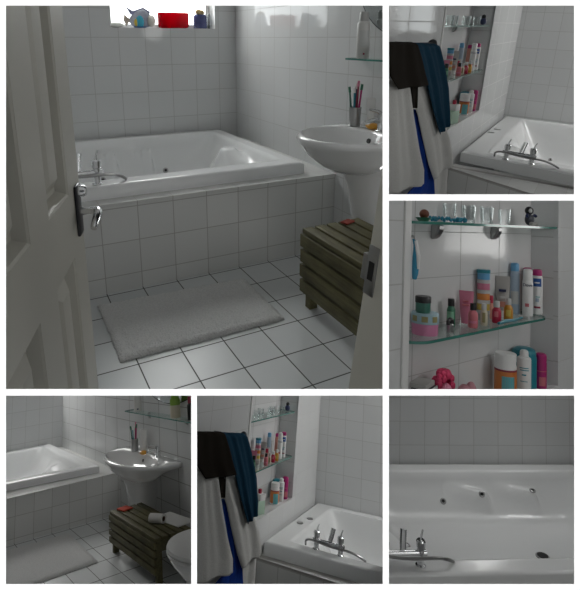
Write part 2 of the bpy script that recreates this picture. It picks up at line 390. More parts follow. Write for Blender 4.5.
def can(name, label, cat, room, loc, h, r, body, cap, bands=(), group=None, capf=.8, capr=.8, n=20, dome=True, cap_name='cap'):
    """spray can or round bottle: body of revolution, cap, printed bands (z0, z1, material, half angle or 0)"""
    t = thing(name, label, cat, room, loc, 0, group)
    b = nb(); s = capf * h
    part('body', lathe(b, [(r * .92, 0), (r, .004), (r, s - r * .45), (r * .95, s - r * .25), (r * capr * .98, s), (.001, s)], n), body, t)
    b = nb(); top = [(r * capr, s), (r * capr, h - r * .45), (r * capr * .9, h - r * .15), (r * capr * .6, h), (.001, h)] if dome else [(r * capr, s), (r * capr, h - .003), (r * capr * .93, h), (.001, h)]
    part(cap_name, lathe(b, top, n), cap, t)
    for z0, z1, m, a0, a1 in bands:
        b = nb(); N2 = 16; rr = r + .0007
        if a1 - a0 >= 6.2: lathe(b, [(rr, z0 * h), (rr, z1 * h)], n)
        else:
            ring = lambda R_: [[(R_ * math.cos(a0 + (a1 - a0) * i / N2), R_ * math.sin(a0 + (a1 - a0) * i / N2), z) for i in range(N2 + 1)] for z in (z0 * h, z1 * h)]
            o = ring(rr); i_ = ring(r * .97); bot = o[0] + i_[0][::-1]; tp = o[1] + i_[1][::-1]; ring_loft(b, [bot, tp])
        part('printed_label', b, m, t)
    return t
def bottle(name, label, cat, room, loc, h, r, body, cap, bands=(), group=None, neck=.7, capr=.5, flat=1., n=18):
    t = thing(name, label, cat, room, loc, 0, group); s = neck * h
    part('body', lathe(nb(), [(r * .9, 0), (r, .004), (r, s - r * .8), (r * .85, s - r * .35), (r * capr * .9, s), (r * capr * .9, s + .004), (.001, s + .004)], n, sx=1, sy=flat), body, t)
    part('cap', lathe(nb(), [(r * capr, s + .002), (r * capr, h - .003), (r * capr * .92, h), (.001, h)], n), cap, t)
    for z0, z1, m, a0, a1 in bands:
        b = nb(); N2 = 14
        ring = lambda R_: [[(R_ * math.cos(a0 + (a1 - a0) * i / N2), R_ * flat * math.sin(a0 + (a1 - a0) * i / N2), z) for i in range(N2 + 1)] for z in (z0 * h, z1 * h)]
        o = ring(r + .0007); i_ = ring(r * .96); ring_loft(b, [o[0] + i_[0][::-1], o[1] + i_[1][::-1]]); part('printed_label', b, m, t)
    return t
def squeeze(name, label, cat, room, loc, h, r, body, cap, rz=0., group=None, mark=None):
    """tube standing on its cap, widening to a flat crimp"""
    t = thing(name, label, cat, room, loc, rz, group); n = 20
    part('cap', lathe(nb(), [(r * .72, 0), (r * .75, .16 * h), (.001, .16 * h)], n), cap, t)
    rings = []
    for f in (.16, .2, .35, .55, .75, .93, .935, 1.):
        a = r * (.78 + .30 * f); b = r * .78 * max(.06, 1 - max(0, f - .2) / .74) if f < .93 else r * .06
        rings.append([(a * math.cos(2 * PI * i / n), b * math.sin(2 * PI * i / n), f * h) for i in range(n)])
    b = nb(); ring_loft(b, rings); part('tube_body', b, body, t)
    if mark:
        for z0, z1, w_, m in mark:
            part('printed_label', box(nb(), -r * w_, r * w_, -r * .80, -r * .3, z0 * h, z1 * h), m, t)
    return t
def glass_shelf(name, label, room, O, U, Wd, L, dep, th=.008, rad=.04, brackets=(), wallside=1, bh=.05):
    """clear shelf with a green polished edge; local x along U, y from the wall outwards"""
    U, Wd = V(U), V(Wd); t = thing(name, label, 'shelf', room)
    def outline():
        pts = [(0, 0), (0, dep - rad)] + [(rad - rad * math.cos(a), dep - rad + rad * math.sin(a)) for a in [PI / 2 * i / 8 for i in range(1, 9)]]
        pts += [(L - rad + rad * math.sin(a), dep - rad + rad * math.cos(a)) for a in [PI / 2 * i / 8 for i in range(0, 9)]] + [(L, 0)]
        return pts
    P = [V(O) + U * a + Wd * b for a, b in outline()]
    b = nb(); ring_loft(b, [[p for p in P], [p + V((0, 0, th)) for p in P]]); part('glass_plate', b, GLASS, t)
    b = nb(); c = V(O) + U * L / 2
    q = [V(O) + U * (L / 2 + (a - L / 2) * (1 + .003 / L)) + Wd * (b_ + .0012 * (1 if b_ > 0 else 0)) for a, b_ in outline()]; q2 = [V(O) + U * (L / 2 + (a - L / 2) * .992) + Wd * (b_ * .985) for a, b_ in outline()]
    lo = [p + V((0, 0, -.0004)) for p in q]; hi = [p + V((0, 0, th + .0004)) for p in q]; hi2 = [p + V((0, 0, th + .0004)) for p in q2]; lo2 = [p + V((0, 0, -.0004)) for p in q2]
    ring_loft(b, [lo2, lo, hi, hi2], False, False, False); part('polished_edge', b, GEDGE, t, 'green glass edge')
    for s, dn in brackets:
        b = nb(); o = V(O) + U * s
        prof = [(0.0, .0), (.032, .0), (.036, -.012), (.030, -.030), (.014, -bh), (0, -bh - .004)]
        r0 = [o + U * -.017 + Wd * a + V((0, 0, z + .001)) for a, z in prof]; r1 = [p + U * .034 for p in r0]
        ring_loft(b, [r0, r1]); bmesh.ops.bevel(b, geom=b.edges[:], offset=.004, segments=2, affect='EDGES')
        part('shelf_bracket', b, STEEL, t, 'metal shelf bracket')
    return t
def tumbler(room, loc, h, r, label, group):
    b = nb(); lathe(b, [(r * .8, 0), (r * .85, .004), (r, h), (r * .92, h), (r * .78, .012), (.001, .012)], 18)
    return solo('shot_glass', b, SHOT, label, 'glass', room, loc, group=group)
def light_area(name, room, loc, target, sx, sy, power, colr=(1, 1, 1), spread=PI):
    d = bpy.data.lights.new(name, 'AREA'); d.shape = 'RECTANGLE'; d.size = sx; d.size_y = sy; d.energy = power; d.color = colr; d.spread = spread
    o = bpy.data.objects.new(name, d); C.objects.link(o)
    dirv = (V(target) - V(loc)).normalized()
    o.matrix_world = MR[room] @ Matrix.Translation(loc) @ dirv.to_track_quat('-Z', 'Y').to_matrix().to_4x4(); return o

def text_mesh(body, size, r, z, ang, m, parent, name='printed_lettering', rot=0.):
    cu = bpy.data.curves.new('lettering', 'FONT'); cu.body = body; cu.size = size; cu.align_x = 'CENTER'; cu.align_y = 'CENTER'; cu.extrude = .0004
    o = bpy.data.objects.new('lettering', cu); C.objects.link(o); bpy.context.view_layer.update()
    me = o.evaluated_get(bpy.context.evaluated_depsgraph_get()).to_mesh(); bm = nb(); bm.from_mesh(me); bpy.data.objects.remove(o)
    if rot: bmesh.ops.transform(bm, matrix=Matrix.Rotation(rot, 4, 'Z'), verts=bm.verts)
    for v in bm.verts:
        a = ang + v.co.x / r; rr = r + .0012 + v.co.z; v.co = V((rr * math.cos(a), rr * math.sin(a), z + v.co.y))
    return part(name, bm, m, parent)
D2 = math.radians
# product colours
P = dict(black=BLACKP, white=WHITEP, teal=col('teal plastic', (.02, .22, .28)), magenta=col('magenta plastic', (.42, .02, .16)), pink=col('soft pink plastic', (.62, .20, .30)),
 rose=col('rose liquid soap', (.58, .16, .19)), green=col('bottle green', (.03, .16, .09)), mint=col('mint print', (.20, .42, .28)), red=col('raspberry red', (.42, .012, .05)), orange=col('amber gel', (.58, .27, .03)),
 cream=col('cream lotion', (.60, .55, .42)), clearp=col('frosted plastic', (.55, .56, .55)), grey=col('pale grey plastic', (.42, .41, .39)), blue=col('deep blue print', (.02, .09, .32)), sky=col('sky blue plastic', (.13, .36, .60)),
 lblue=col('pale blue plastic', (.36, .45, .55)), otub=col('orange print', (.62, .20, .05)), aqua=col('aqua print', (.12, .42, .46)), yellow=col('yellow cream', (.62, .48, .10)), tang=col('tangerine cream', (.66, .24, .06)),
 jar=col('dark green jar', (.05, .17, .13)), candy=col('candy pink card', (.62, .22, .38)), pblue=col('powder blue lid', (.30, .44, .50)), cardg=col('olive print', (.30, .27, .12)), navy=col('navy', (.02, .03, .09)), darkred=col('dark red print', (.25, .02, .05)), salmon=col('salmon print', (.62, .28, .22)), tl=col('teal lettering', (.05, .28, .36)))
FULL = (0, 2 * PI)
def product(k, room, loc, s, face, where, group=None):
    f0, f1 = face - .9, face + .9; p = P; L = lambda x: x + where
    if k == 'green': return bottle('lotion_bottle', L('dark green bottle with black cap'), 'bottle', room, loc, .097 * s, .0145 * s, p['green'], p['black'], [(.1, .2, p['black'], f0, f1), (.3, .55, p['mint'], f0, f1)], neck=.72, capr=.78)
    if k == 'pinktube': return squeeze('cream_tube', L('pink squeeze tube standing on its cap'), 'tube', room, loc, .112 * s, .023 * s, p['pink'], p['pink'], face + PI / 2, mark=[(.55, .60, .5, p['rose']), (.68, .71, .4, p['rose'])])
    if k == 'pinkbot': return bottle('soap_bottle', L('small pink bottle with black cap'), 'bottle', room, loc, .085 * s, .0165 * s, p['rose'], p['black'], [(.2, .3, p['pink'], f0, f1)], neck=.70, capr=.62)
    if k == 'cream': return bottle('lotion_bottle', L('small cream coloured bottle with frosted cap'), 'bottle', room, loc, .078 * s, .0125 * s, p['cream'], p['clearp'], [(.15, .6, p['cardg'], f0 + .5, f1 - .5)], neck=.70, capr=.7)
    if k == 'redcap': return bottle('lotion_bottle', L('pale bottle with raspberry red cap at the back'), 'bottle', room, loc, .088 * s, .0135 * s, p['salmon'], p['red'], [], neck=.66, capr=.9)
    if k == 'red': return bottle('soap_bottle', L('small raspberry red bottle with frosted cap'), 'bottle', room, loc, .080 * s, .0165 * s, p['red'], p['clearp'], [(.3, .55, p['rose'], f0 + .5, f1 - .5)], neck=.70, capr=.65)
    if k == 'orange': return bottle('soap_bottle', L('small amber bottle with frosted cap'), 'bottle', room, loc, .082 * s, .0165 * s, p['orange'], p['clearp'], [(.2, .5, p['yellow'], f0 + .4, f1 - .4)], neck=.70, capr=.65)
    if k == 'greytube': return squeeze('cream_tube', L('pale grey squeeze tube standing on its cap'), 'tube', room, loc, .160 * s, .026 * s, p['grey'], p['white'], face + PI / 2, mark=[(.62, .68, .5, p['navy']), (.25, .38, .55, p['salmon']), (.45, .5, .4, p['clearp'])])
    if k == 'blueclear': return can('spray_bottle', L('tall pale blue spray bottle with sky blue cap'), 'bottle', room, loc, .20 * s, .0175 * s, p['lblue'], p['sky'], [(.2, .45, p['clearp'], f0, f1)], capf=.84, capr=.9)
    if k == 'dove':
        t = can('deodorant_can', L('white deodorant can with white cap and pink petal mark'), 'spray can', room, loc, .19 * s, .0205 * s, p['white'], p['white'], [(.20, .27, p['rose'], face - .45, face + .25)], capf=.76, capr=.88)
        text_mesh('Dove', .017 * s, .0205 * s, .125 * s, face, p['navy'], t); return t
    if k == 'magcap': return can('spray_can', L('spray can with magenta cap half hidden behind the others'), 'spray can', room, loc, .188 * s, .019 * s, p['salmon'], p['magenta'], [], capf=.86, capr=.9)
    if k == 'sanex': return can('deodorant_can', L('white deodorant can with magenta cap and blue label'), 'spray can', room, loc, .186 * s, .0205 * s, p['white'], p['magenta'], [(.62, .80, p['blue'], f0 + .1, f1 - .1), (.69, .72, p['white'], f0 + .4, f1 - .5), (.38, .40, p['aqua'], f0 + .6, f1 - .4), (.28, .36, p['lblue'], f0 + .6, f1 - .6), (.14, .18, p['darkred'], f0 + .3, f1 - .3)], capf=.86, capr=.9)
    if k == 'stack':
        t = thing('pot_stack', L('tall clear tube of stacked coloured cream pots'), 'pot stack', room, loc); r = .0235 * s; h = .037 * s
        for i, c in enumerate(('grey', 'yellow', 'tang', 'pink', 'sky')):
            pt = part('cream_pot', lathe(nb(), [(r * .93, i * h), (r * .93, i * h + h * .62), (.001, i * h + h * .62)], 18), p[c], t)
            part('pot_lid', lathe(nb(), [(r, i * h + h * .64), (r, i * h + h * .97), (.001, i * h + h * .97)], 18), p['clearp'] if i < 4 else p['teal'], pt)
        return t
    if k == 'tub': return can('cleaner_tub', L('large white tub with white lid and orange label'), 'tub', room, loc, .155 * s, .036 * s, p['white'], p['white'], [(.08, .62, p['otub'], *FULL), (.05, .52, p['aqua'], face - .3, face + .9), (.62, .66, p['darkred'], *FULL)], capf=.82, capr=.97, dome=False, n=28)
    if k == 'spray':
        t = can('talc_bottle', L('white plastic bottle with shoulder and small round cap'), 'bottle', room, loc, .17 * s, .026 * s, p['white'], p['white'], [(.60, .62, p['tl'], f0 + .25, f1 - .25), (.55, .57, p['tl'], f0 + .35, f1 - .2), (.44, .47, p['tl'], f0 + .6, f1 - .6), (.3, .315, p['tl'], f0 + .4, f1 - .4)], capf=.86, capr=.62)
        return t
    if k == 'magbot': return can('shampoo_bottle', L('magenta bottle with magenta lid beside the white bottle'), 'bottle', room, loc, .165 * s, .026 * s, p['magenta'], p['magenta'], [(.1, .35, p['rose'], f0 + .6, f1), (.5, .52, p['rose'], *FULL)], capf=.8, capr=.98)
    if k == 'tealtub': return can('wipes_tub', L('wide teal tub behind the white bottle'), 'tub', room, loc, .165 * s, .048 * s, p['teal'], p['teal'], [], capf=.88, capr=.96, n=30)
def razor(room, a, b, label):
    t = thing('razor', label, 'razor', room, a); d = V(b) - V(a)
    part('handle', tube(nb(), [V((0, 0, .007)), d * .25 + V((0, 0, .010)), d * .55 + V((0, 0, .006)), d * .85 + V((0, 0, .010))], [.005, .0075, .0055, .004], 10), P['teal'], t)
    n = d.normalized().cross(V(Z)); c = d * .92
    b2 = nb(); tube(b2, [c + n * .02 + V((0, 0, .009)), c - n * .02 + V((0, 0, .009))], .008, 8); part('razor_head', b2, P['clearp'], t); return t
# =================================================================== A: large view from the doorway
A = 'A'
wall('wall_back', A, (0, 0, 0), X, Z, [(-2.7, 0, 0, 1.37), (-2.7, -1.0, 1.37, 2.8), (-.178, 0, 1.37, 2.8), (-1.0, -.178, 2.62, 2.8)], WALLT, -.149, 1.3014, .2, .2056, .18)
wall('wall_right', A, (0, 0, 0), NY, Z, [(-.18, 3.0, 0, 2.4)], WALLT, .461, 1.3014, .2258, .2056)
wall('wall_left', A, (-2.7, -3.4, 0), Y, Z, [(0, 3.4, 0, 2.4)], WALLT, 0, 1.3014, .2, .2056)
wall('floor', A, (0, 0, 0), X, Y, [(-2.7, 0.0, -3.3, -1.45)], FLOORT, -.2776, -1.5186, .1893, .219)
wall('wall_bath', A, (0, -1.497, 0), X, Z, [(-2.7, -.001, 0, .474)], SURT, -.2776, .2758, .1893, .1848, .02)
wall('trim_1', A, (0, 0, .489), X, Y, [(-2.7, -.001, -1.50, -1.35), (-.24, -.001, -1.35, -.001), (-2.7, -1.72, -1.35, -.001), (-1.72, -.24, -.08, -.001)], SURT, -.2776, -1.40, .1893, .3, .015)
w = struct('window_1', box(box(box(box(nb(), -1.0, -.178, .12, .15, 1.37, 1.40), -1.0, -.97, .12, .15, 1.40, 2.62), -.208, -.178, .12, .15, 1.40, 2.62), -1.0, -.178, .12, .15, 2.59, 2.62), WHITEP, A, clip=False)
pn = part('window_pane', box(nb(), -.97, -.208, .132, .138, 1.40, 2.59), clear('window glass', (.97, .98, .98), .05), w)
struct('sky_panel', box(nb(), -1.6, .4, .75, .76, 1.0, 3.2), glow('bright overcast sky', (.98, 1., 1.), 4.2), A, clip=False)  # glowing panel added outside window_1 as its sky, not another window
bathtub(A, -1.78, -.168, -1.405, -.03, .56, .489, .36, 'white whirlpool bath with chrome tap seen from the doorway, large view', jets=[(-.70, -.20), (-1.18, -.21)], fins=[(.45, .22, .8)], rims=(.09, .09, .08, .12), arm=.5, sidew=.2, ash=-.10)
TUB = bpy.data.objects['bathtub']
mixer(TUB, (-1.49 + 1.78, -1.355 + 1.405, .071), 0, 1., .2, .1, .15)
basin(A, (0, -1.965, .83), .63, .515, 'white washbasin on pedestal beside the bath, large view', 0, .83)
bench(A, (-.57, -2.06, 0), .86, .33, .415, 'olive wooden slatted bench under the basin, large view')
rug(A, [(-1.476, -2.135), (-.705, -2.143), (-.703, -1.665), (-1.479, -1.612)], 'light grey cotton bath mat on the tiled floor, large view')
# door leaf and frame
HX, HY, DA = -1.9002, -3.6815, 1.2386
d = bpy.data.objects.new('door_1', None); C.objects.link(d); d['kind'] = 'structure'; ROOMOF['door_1'] = A; place(d, A, (HX, HY, 0), DA)
b = nb(); LW = .686; cols = [(.20, .364), (.462, .597)]; rows = [(.16, .90), (1.02, 1.62), (1.72, 1.90)]
xs = [.16, .20, .364, .462, .597, LW]; zs = [.01, .16, .90, 1.02, 1.62, 1.72, 1.90, 1.99]
for i in range(5):
    for j in range(7):
        hole = i in (1, 3) and j in (1, 3, 5)
        if not hole: box(b, xs[i], xs[i + 1], 0, .036, zs[j], zs[j + 1])
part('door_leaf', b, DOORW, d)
for x0, x1 in cols:
    for z0, z1 in rows:
        b = nb(); R4 = lambda i, y: [(x0 + i, y, z0 + i), (x1 - i, y, z0 + i), (x1 - i, y, z1 - i), (x0 + i, y, z1 - i)]
        ring_loft(b, [R4(0, .0005), R4(.004, .003), R4(.012, .020), R4(.020, .021), R4(.044, .005), R4(.048, .0045)], cap0=False); ring_loft(b, [R4(0, .035), R4(.01, .031)], cap0=False)
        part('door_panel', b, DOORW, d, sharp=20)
h_ = part('door_handle', box(nb(), .634, .668, -.006, 0.0, .925, 1.025, .003), DARKM, d, 'chrome lever handle on a dark plate')
b = nb(); tube(b, [(.652, 0, .972), (.652, -.034, .972), (.646, -.040, .972), (.62, -.041, .968), (.598, -.038, .955)], [.008, .008, .009, .0075, .006], 12, 1); part('lever', b, CHROME, h_)
b = nb(); lathe(b, [(.011, 0), (.011, .012), (.008, .016), (.001, .016)], 14); bmesh.ops.transform(b, matrix=Matrix.Translation((.652, -.004, 1.012)) @ Matrix.Rotation(PI / 2, 4, 'X'), verts=b.verts); part('latch_knob', b, CHROME, h_)
b = box(nb(), -1.335, -1.20, -3.64, -3.47, 0, 2.1, .004); box(b, -1.312, -1.2, -3.47, -3.445, 0, 2.1, .003)
jb = struct('trim_2', b, JAMBW, A); JM = Matrix.Translation((-1.342, 0, .75)) @ Matrix.Rotation(.115, 4, 'Y') @ Matrix.Translation((1.345, 0, -.75)); jb.matrix_world = MR[A] @ JM
sp = part('strike_plate', box(nb(), -1.3375, -1.334, -3.496, -3.473, .905, .985, .001), STEEL, jb)
part('latch_hole', box(nb(), -1.3383, -1.3372, -3.491, -3.479, .930, .960), HOLE, sp)
part('strike_lip', box(nb(), -1.3375, -1.322, -3.473, -3.462, .925, .968, .001), STEEL, sp)
# things on the window sill
zs_ = 1.37
b = nb(); ball(b, (0, 0, .021), .058, 1, .7, .36, 18); solo('pebble', b, mat('pale stone', (.50, .50, .47), .7, noise=.1), 'smooth pale stone at the left end of the window sill', 'stone', A, (-.945, .075, zs_ + .001))
t = thing('fish_ornament', 'colourful fish ornament standing on the window sill', 'ornament', A, (-.762, .085, zs_))
FW = mat('painted grey fish scales', (.36, .38, .46), .4, noise=.5, scale=40)
b = nb(); ring_loft(b, [[(x, .028 * k * math.cos(a), zc + .075 * k * math.sin(a) * 1.) for a in [2 * PI * i / 16 for i in range(16)]] for x, k, zc in ((-.085, .12, .055), (-.06, .55, .058), (-.02, .85, .068), (.03, .95, .072), (.075, .7, .064), (.095, .3, .055), (.10, .05, .055))]); part('fish_body', b, FW, t)
b = nb(); ring_loft(b, [[(-.07, y, .10), (-.10, y, .155), (-.05, y, .125), (.03, y, .152), (.085, y, .12), (.06, y, .09)] for y in (-.008, .008)]); part('fish_fin', b, mat('lilac fin', (.22, .22, .38), .4), t)
b = nb(); ring_loft(b, [[(-.07, y, .06), (-.115, y, .10), (-.125, y, .06), (-.105, y, .015)] for y in (-.007, .007)]); part('fish_tail', b, mat('mottled tail', (.42, .36, .30), .5, noise=.5), t)
b = nb(); ball(b, (.085, -.012, .055), .042, .8, .7, 1.1, 14); part('fish_head', b, mat('pale fish face', (.62, .60, .55), .4, noise=.2), t)
b = nb(); ball(b, (-.005, -.024, .045), .042, .75, .35, 1.15, 14); part('fish_stripe', b, mat('turquoise glaze', (.04, .36, .50), .25), t)
b = nb(); ball(b, (-.035, -.026, .04), .018, .8, .5, 1.6, 10); part('fish_spot', b, mat('yellow glaze', (.62, .44, .06), .3), t)
b = nb(); lathe(b, [(.01, .002), (.045, .004), (.05, .012), (.001, .012)], 16); part('ornament_base', b, mat('blue glaze base', (.04, .12, .28), .3), t)
RG = clear('red glass', (.46, .013, .055), .08, body=.4)
t = thing('glass_bowl', 'red glass bowl in the middle of the window sill', 'bowl', A, (-.495, .085, zs_))
b = nb(); lathe(b, [(.10, .002), (.118, .006), (.125, .02), (.127, .118), (.121, .118), (.117, .022), (.001, .016)], 32, sy=.52); part('bowl_wall', b, RG, t)
b = nb(); [ball(b, (x, y, .032 + z), .018, 1.3, .9, .8, 8) for x, y, z in ((.02, 0, 0), (.05, .01, 0), (.04, -.01, .014), (.07, 0, .004))]; solo('dried_petals', b, mat('dark petals', (.10, .01, .02), .8), 'dark dried petals lying in the red glass bowl', 'petals', A, (-.495, .085, zs_))
t = thing('bath_salts_jar', 'dark blue jar with straw coloured stopper at the right of the window sill', 'jar', A, (-.272, .085, zs_))
part('jar_body', lathe(nb(), [(.052, 0), (.056, .005), (.056, .095), (.048, .105), (.044, .11), (.001, .11)], 22, sy=.7), mat('blue jar', (.05, .06, .17), .25, noise=.3, scale=30), t)
part('jar_stopper', ball(ball(nb(), (-.012, 0, .128), .026, 1, .8, .9, 10), (.014, 0, .125), .024, 1, .8, .9, 10), mat('straw stopper', (.50, .36, .16), .8, noise=.5), t)
t = bottle('glass_bottle', 'slim clear bottle against the right side of the window recess', 'bottle', A, (-.196, .09, zs_), .165, .0125, clear('smoked glass', (.55, .56, .56), .25, body=.2), P['grey'])
# basin things
def brush_cup(room, loc, s, where):
    t = thing('toothbrush_cup', 'brushed steel cup holding toothbrushes' + where, 'cup', room, loc)
    part('cup_wall', lathe(nb(), [(.029 * s, 0), (.031 * s, .003 * s), (.034 * s, .104 * s), (.031 * s, .104 * s), (.028 * s, .006 * s), (.001, .006 * s)], 24), STEEL, t)
    cs = [('green and white toothbrush leaning left in the steel cup', 'jar', (-.4, -.2)), ('dark blue toothbrush standing upright in the steel cup', 'navy', (-.12, .3)), ('dark red toothbrush standing tall in the steel cup', 'darkred', (.12, .1)), ('teal toothbrush in the middle of the steel cup', 'teal', (.02, -.3)), ('pink toothbrush leaning right in the steel cup', 'magenta', (.45, -.1))]
    for i, (lb, c, (lx, ly)) in enumerate(cs):
        k = thing('toothbrush', lb + where, 'toothbrush', room, V(loc) + V((0, 0, .007 * s)), 0, 'toothbrushes in the cup' + where)
        c_, s_ = math.cos(TB[room]), math.sin(TB[room]); dx, dy = (lx * c_ - ly * s_) * .055 * s, (lx * s_ + ly * c_) * .055 * s; H = (.175 + .016 * (i % 3)) * s
        part('handle', tube(nb(), [(dx * .62, dy * .62, 0), (dx * .95, dy * .95, H * .5), (dx * 1.35, dy * 1.35, H)], [.0042 * s, .0058 * s, .005 * s], 8), P[c], k)
        b = nb(); tube(b, [(dx * 1.33, dy * 1.33, H), (dx * 1.5, dy * 1.5, H + .03 * s)], .0072 * s, 8); part('brush_head', b, P['white'] if i % 2 else P['pink'] if i == 2 else P['green'], k)
TB = {'A': -1.05, 'D': -1.2}
brush_cup(A, (-.075, -1.772, .831), 1., ', large view')
def soap(room, loc, s, where):
    b = nb(); ball(b, (0, 0, .017 * s), .046 * s, .62, 1, .38, 18); return solo('soap_bar', b, mat('orange soap', (.62, .30, .03), .35), 'orange oval soap on the basin back ledge' + where, 'soap', room, loc)
soap(A, (-.056, -1.90, .8305), 1., ', large view')
t = squeeze('paste_tube', 'white tube standing behind the toothbrush cup, large view', 'tube', A, (-.035, -1.855, .83), .16, .024, P['white'], P['white'], -1.1)
glass_shelf('glass_shelf', 'clear glass shelf on the tiled wall above the basin, large view', A, (-.001, -1.70, 1.185), NY, NX, .6, .12, brackets=[(.26, 1)], bh=.035)
can('hair_spray', 'grey white spray can standing on the shelf over the basin, large view', 'spray can', A, (-.062, -1.795, 1.1935), .235, .034, mat('white can', (.60, .60, .58), .35), mat('grey cap', (.42, .42, .41), .4), [(.08, .12, P['darkred'], D2(235), D2(250)), (.25, .6, P['clearp'], D2(200), D2(290))], capf=.80, capr=.72)
def mirror(room, cy, cz, r, label):
    t = thing('wall_mirror', label, 'mirror', room, (-.004, cy, cz))
    M = Matrix.Rotation(-PI / 2, 4, 'Y'); b = nb(); lathe(b, [(r, 0), (r, .006), (r - .004, .009), (.001, .009)], 72); bmesh.ops.transform(b, matrix=M, verts=b.verts); part('mirror_glass', b, mat('mirror silver', (.62, .66, .66), .02, 1.), t)
    b = nb(); lathe(b, [(r + .004, -.003), (r + .004, .005), (r - .001, .0095), (r - .001, -.003)], 72); bmesh.ops.transform(b, matrix=M, verts=b.verts); part('mirror_rim', b, mat('mirror edge', (.16, .18, .18), .2, .6), t)
mirror(A, -2.0, 1.661, .349, 'round frameless mirror above the glass shelf, large view')
b = nb(); box(b, -.032, .032, -.022, .022, 0, .010, .004); solo('folded_cloth', b, mat('dull coral cloth', (.26, .05, .035), .9, noise=.2), 'small coral cloth at the back end of the bench, large view', 'cloth', A, (-.335, -2.10, .4165), .3)
# =================================================================== B and E: the corner with niche, towels and bath
SKYP = glow('window daylight', (.95, 1, 1), 1.5)
GREEN_CARTON = mat('pale mint card', (.42, .58, .46), .6)
def corner(room, where, nl, nr, nd, sill, zup, zlo, ledge, tubf, tubz, tub_x1, taper, wt, wo, bt, T, items, sillitems, glasses, face, rail, tap, jets, buttons, s, nt, win):
    f = where
    wall('wall_left', room, (0, 0, 0), Y, Z, [(-7, nl, -1.4, 1.7), (nl, nr, -1.4, sill - .012), (nr, -.0, -1.4, 1.7)], WALLT, nt[0], nt[4], nt[1], wt[1], .02)
    wall('wall_niche', room, (-nd, 0, 0), Y, Z, [(nl, nr, sill, 1.7)], NICHET, nt[2], wo[1], nt[3], wt[1], .02)
    wall('wall_niche', room, (0, nr, 0), X, Z, [(-nd, 0, sill, 1.7)], WALLT, -nd - .02, wo[1], .4, wt[1], .02)
    wall('trim_3', room, (0, 0, sill), X, Y, [(-nd - .01, .002, nl, nr)], NICHET, -.4, nt[2], .6, nt[3], .012)
    struct('trim_4', box(nb(), -.02, .006, nl - .03, nl, sill - .02, 1.7, .002), PLAST, room)
    wall('wall_back', room, (0, 0, 0), X, Z, [(0, 3.2, -1.4, 1.7)], WALLT, wo[0], wo[1], wt[0], wt[1])
    # tiled surround, its front edge running slightly out of square
    (y0, y1, xe), z = ledge, tubz[1]
    d = V((xe, y1 - y0, 0)).normalized()
    wall('wall_bath', room, (0, y0, z), d, Z, [(0, 2.6, -1.2, -.016)], SURT, .2, -.02, wt[0], wt[1], .02)
    bm = nb(); uvl = bm.loops.layers.uv.new('UVMap'); yi = tubf + .06; P4 = [(0, y0), (2.6, y0 + (y1 - y0) * 2.6 / xe), (2.6, yi), (0, yi)]
    R_ = [[bm.verts.new((x, y, zz)) for x, y in P4] for zz in (z, z - .016)]
    for q in (R_[0], R_[1][::-1]):
        fa = bm.faces.new(q)
        for lp in fa.loops: lp[uvl].uv = ((lp.vert.co.x - .1) / (wt[0] * 1.05), (lp.vert.co.y - y0 - .04) / 3.)
    for i in range(4): bm.faces.new((R_[0][i], R_[1][i], R_[1][(i + 1) % 4], R_[0][(i + 1) % 4]))
    struct('trim_5', bm, SURT, room)
    t, dep = bathtub(room, .03, tub_x1, tubf, -.02, tubz[0], z, .42, 'white whirlpool bath with chrome mixer and two round buttons' + f, jets=jets, taper=taper, fins=[(.40, .28, .5)], rims=(.17 * s, .10, .10 * s, .13 * s), endw=.34 * s, sidew=.2 * s)
    for bx, by in buttons:
        b = nb(); lathe(b, [(.030 * s, 0), (.030 * s, .004), (.022 * s, .008), (.001, .007)], 18, (bx - .03, by - tubf, tubz[0] - z)); part('control_button', b, STEEL, t, 'round metal control button')
    mixer(t, (tap[0] - .03, tap[1] - tubf, tubz[0] - z - .002), tap[2], tap[3], .2, .10, .20)
    dep_ = nd - .015; L_ = nr - nl - .03
    glass_shelf('glass_shelf', 'upper clear glass shelf carrying small glasses in the niche' + f, room, (-nd, nl + .02, zup), Y, X, L_, dep_, brackets=[(L_ * .62, 1)])
    glass_shelf('glass_shelf', 'lower clear glass shelf carrying toiletries in the niche' + f, room, (-nd, nl + .02, zlo), Y, X, L_, dep_, brackets=[])
    for i, (yy, xx) in enumerate(glasses):
        tumbler(room, (xx, yy, zup + .009), .062 * s, .028 * s, 'small clear glass in the row on the upper niche shelf' + f, 'small glasses on the upper shelf' + f)
    fig = thing('figurine', 'small dark figurine at the right end of the upper niche shelf' + f, 'figurine', room, (-.07, nr - .10, zup + .0085))
    part('torso', ball(nb(), (0, 0, .03 * s), .026 * s, 1, 1, 1.1, 10), P['navy'], fig); part('head', ball(nb(), (0, 0, .065 * s), .018 * s, 1, 1, 1, 10), P['black'], fig)
    for k, (xx, yy, ss) in items: product(k, room, (xx, yy, zlo + .009), ss, face, ', lower niche shelf' + f)
    for k, (xx, yy, ss) in sillitems:
        if k == 'carton':
            c = thing('carton', 'pale green carton with red top at left of niche sill' + f, 'carton', room, (xx, yy, sill + .001), -.3)
            part('carton_box', box(nb(), -.03 * ss, .03 * ss, -.055 * ss, .055 * ss, 0, .10 * ss, .002), GREEN_CARTON, c); part('carton_flap', box(nb(), -.03 * ss, .03 * ss, -.01 * ss, .055 * ss, .1005 * ss, .15 * ss, .002), P['white'], c)
            part('red_tab', box(nb(), -.012 * ss, .012 * ss, .0, .022 * ss, .151 * ss, .185 * ss, .003), P['red'], c)
        else: product(k, room, (xx, yy, sill + .001), ss, face, ', niche sill' + f)
    # window further along the back wall, outside the picture but mirrored in the tiles
    (wx0, wx1, wz0, wz1) = win; b = nb(); xm = wx0 + (wx1 - wx0) * .62
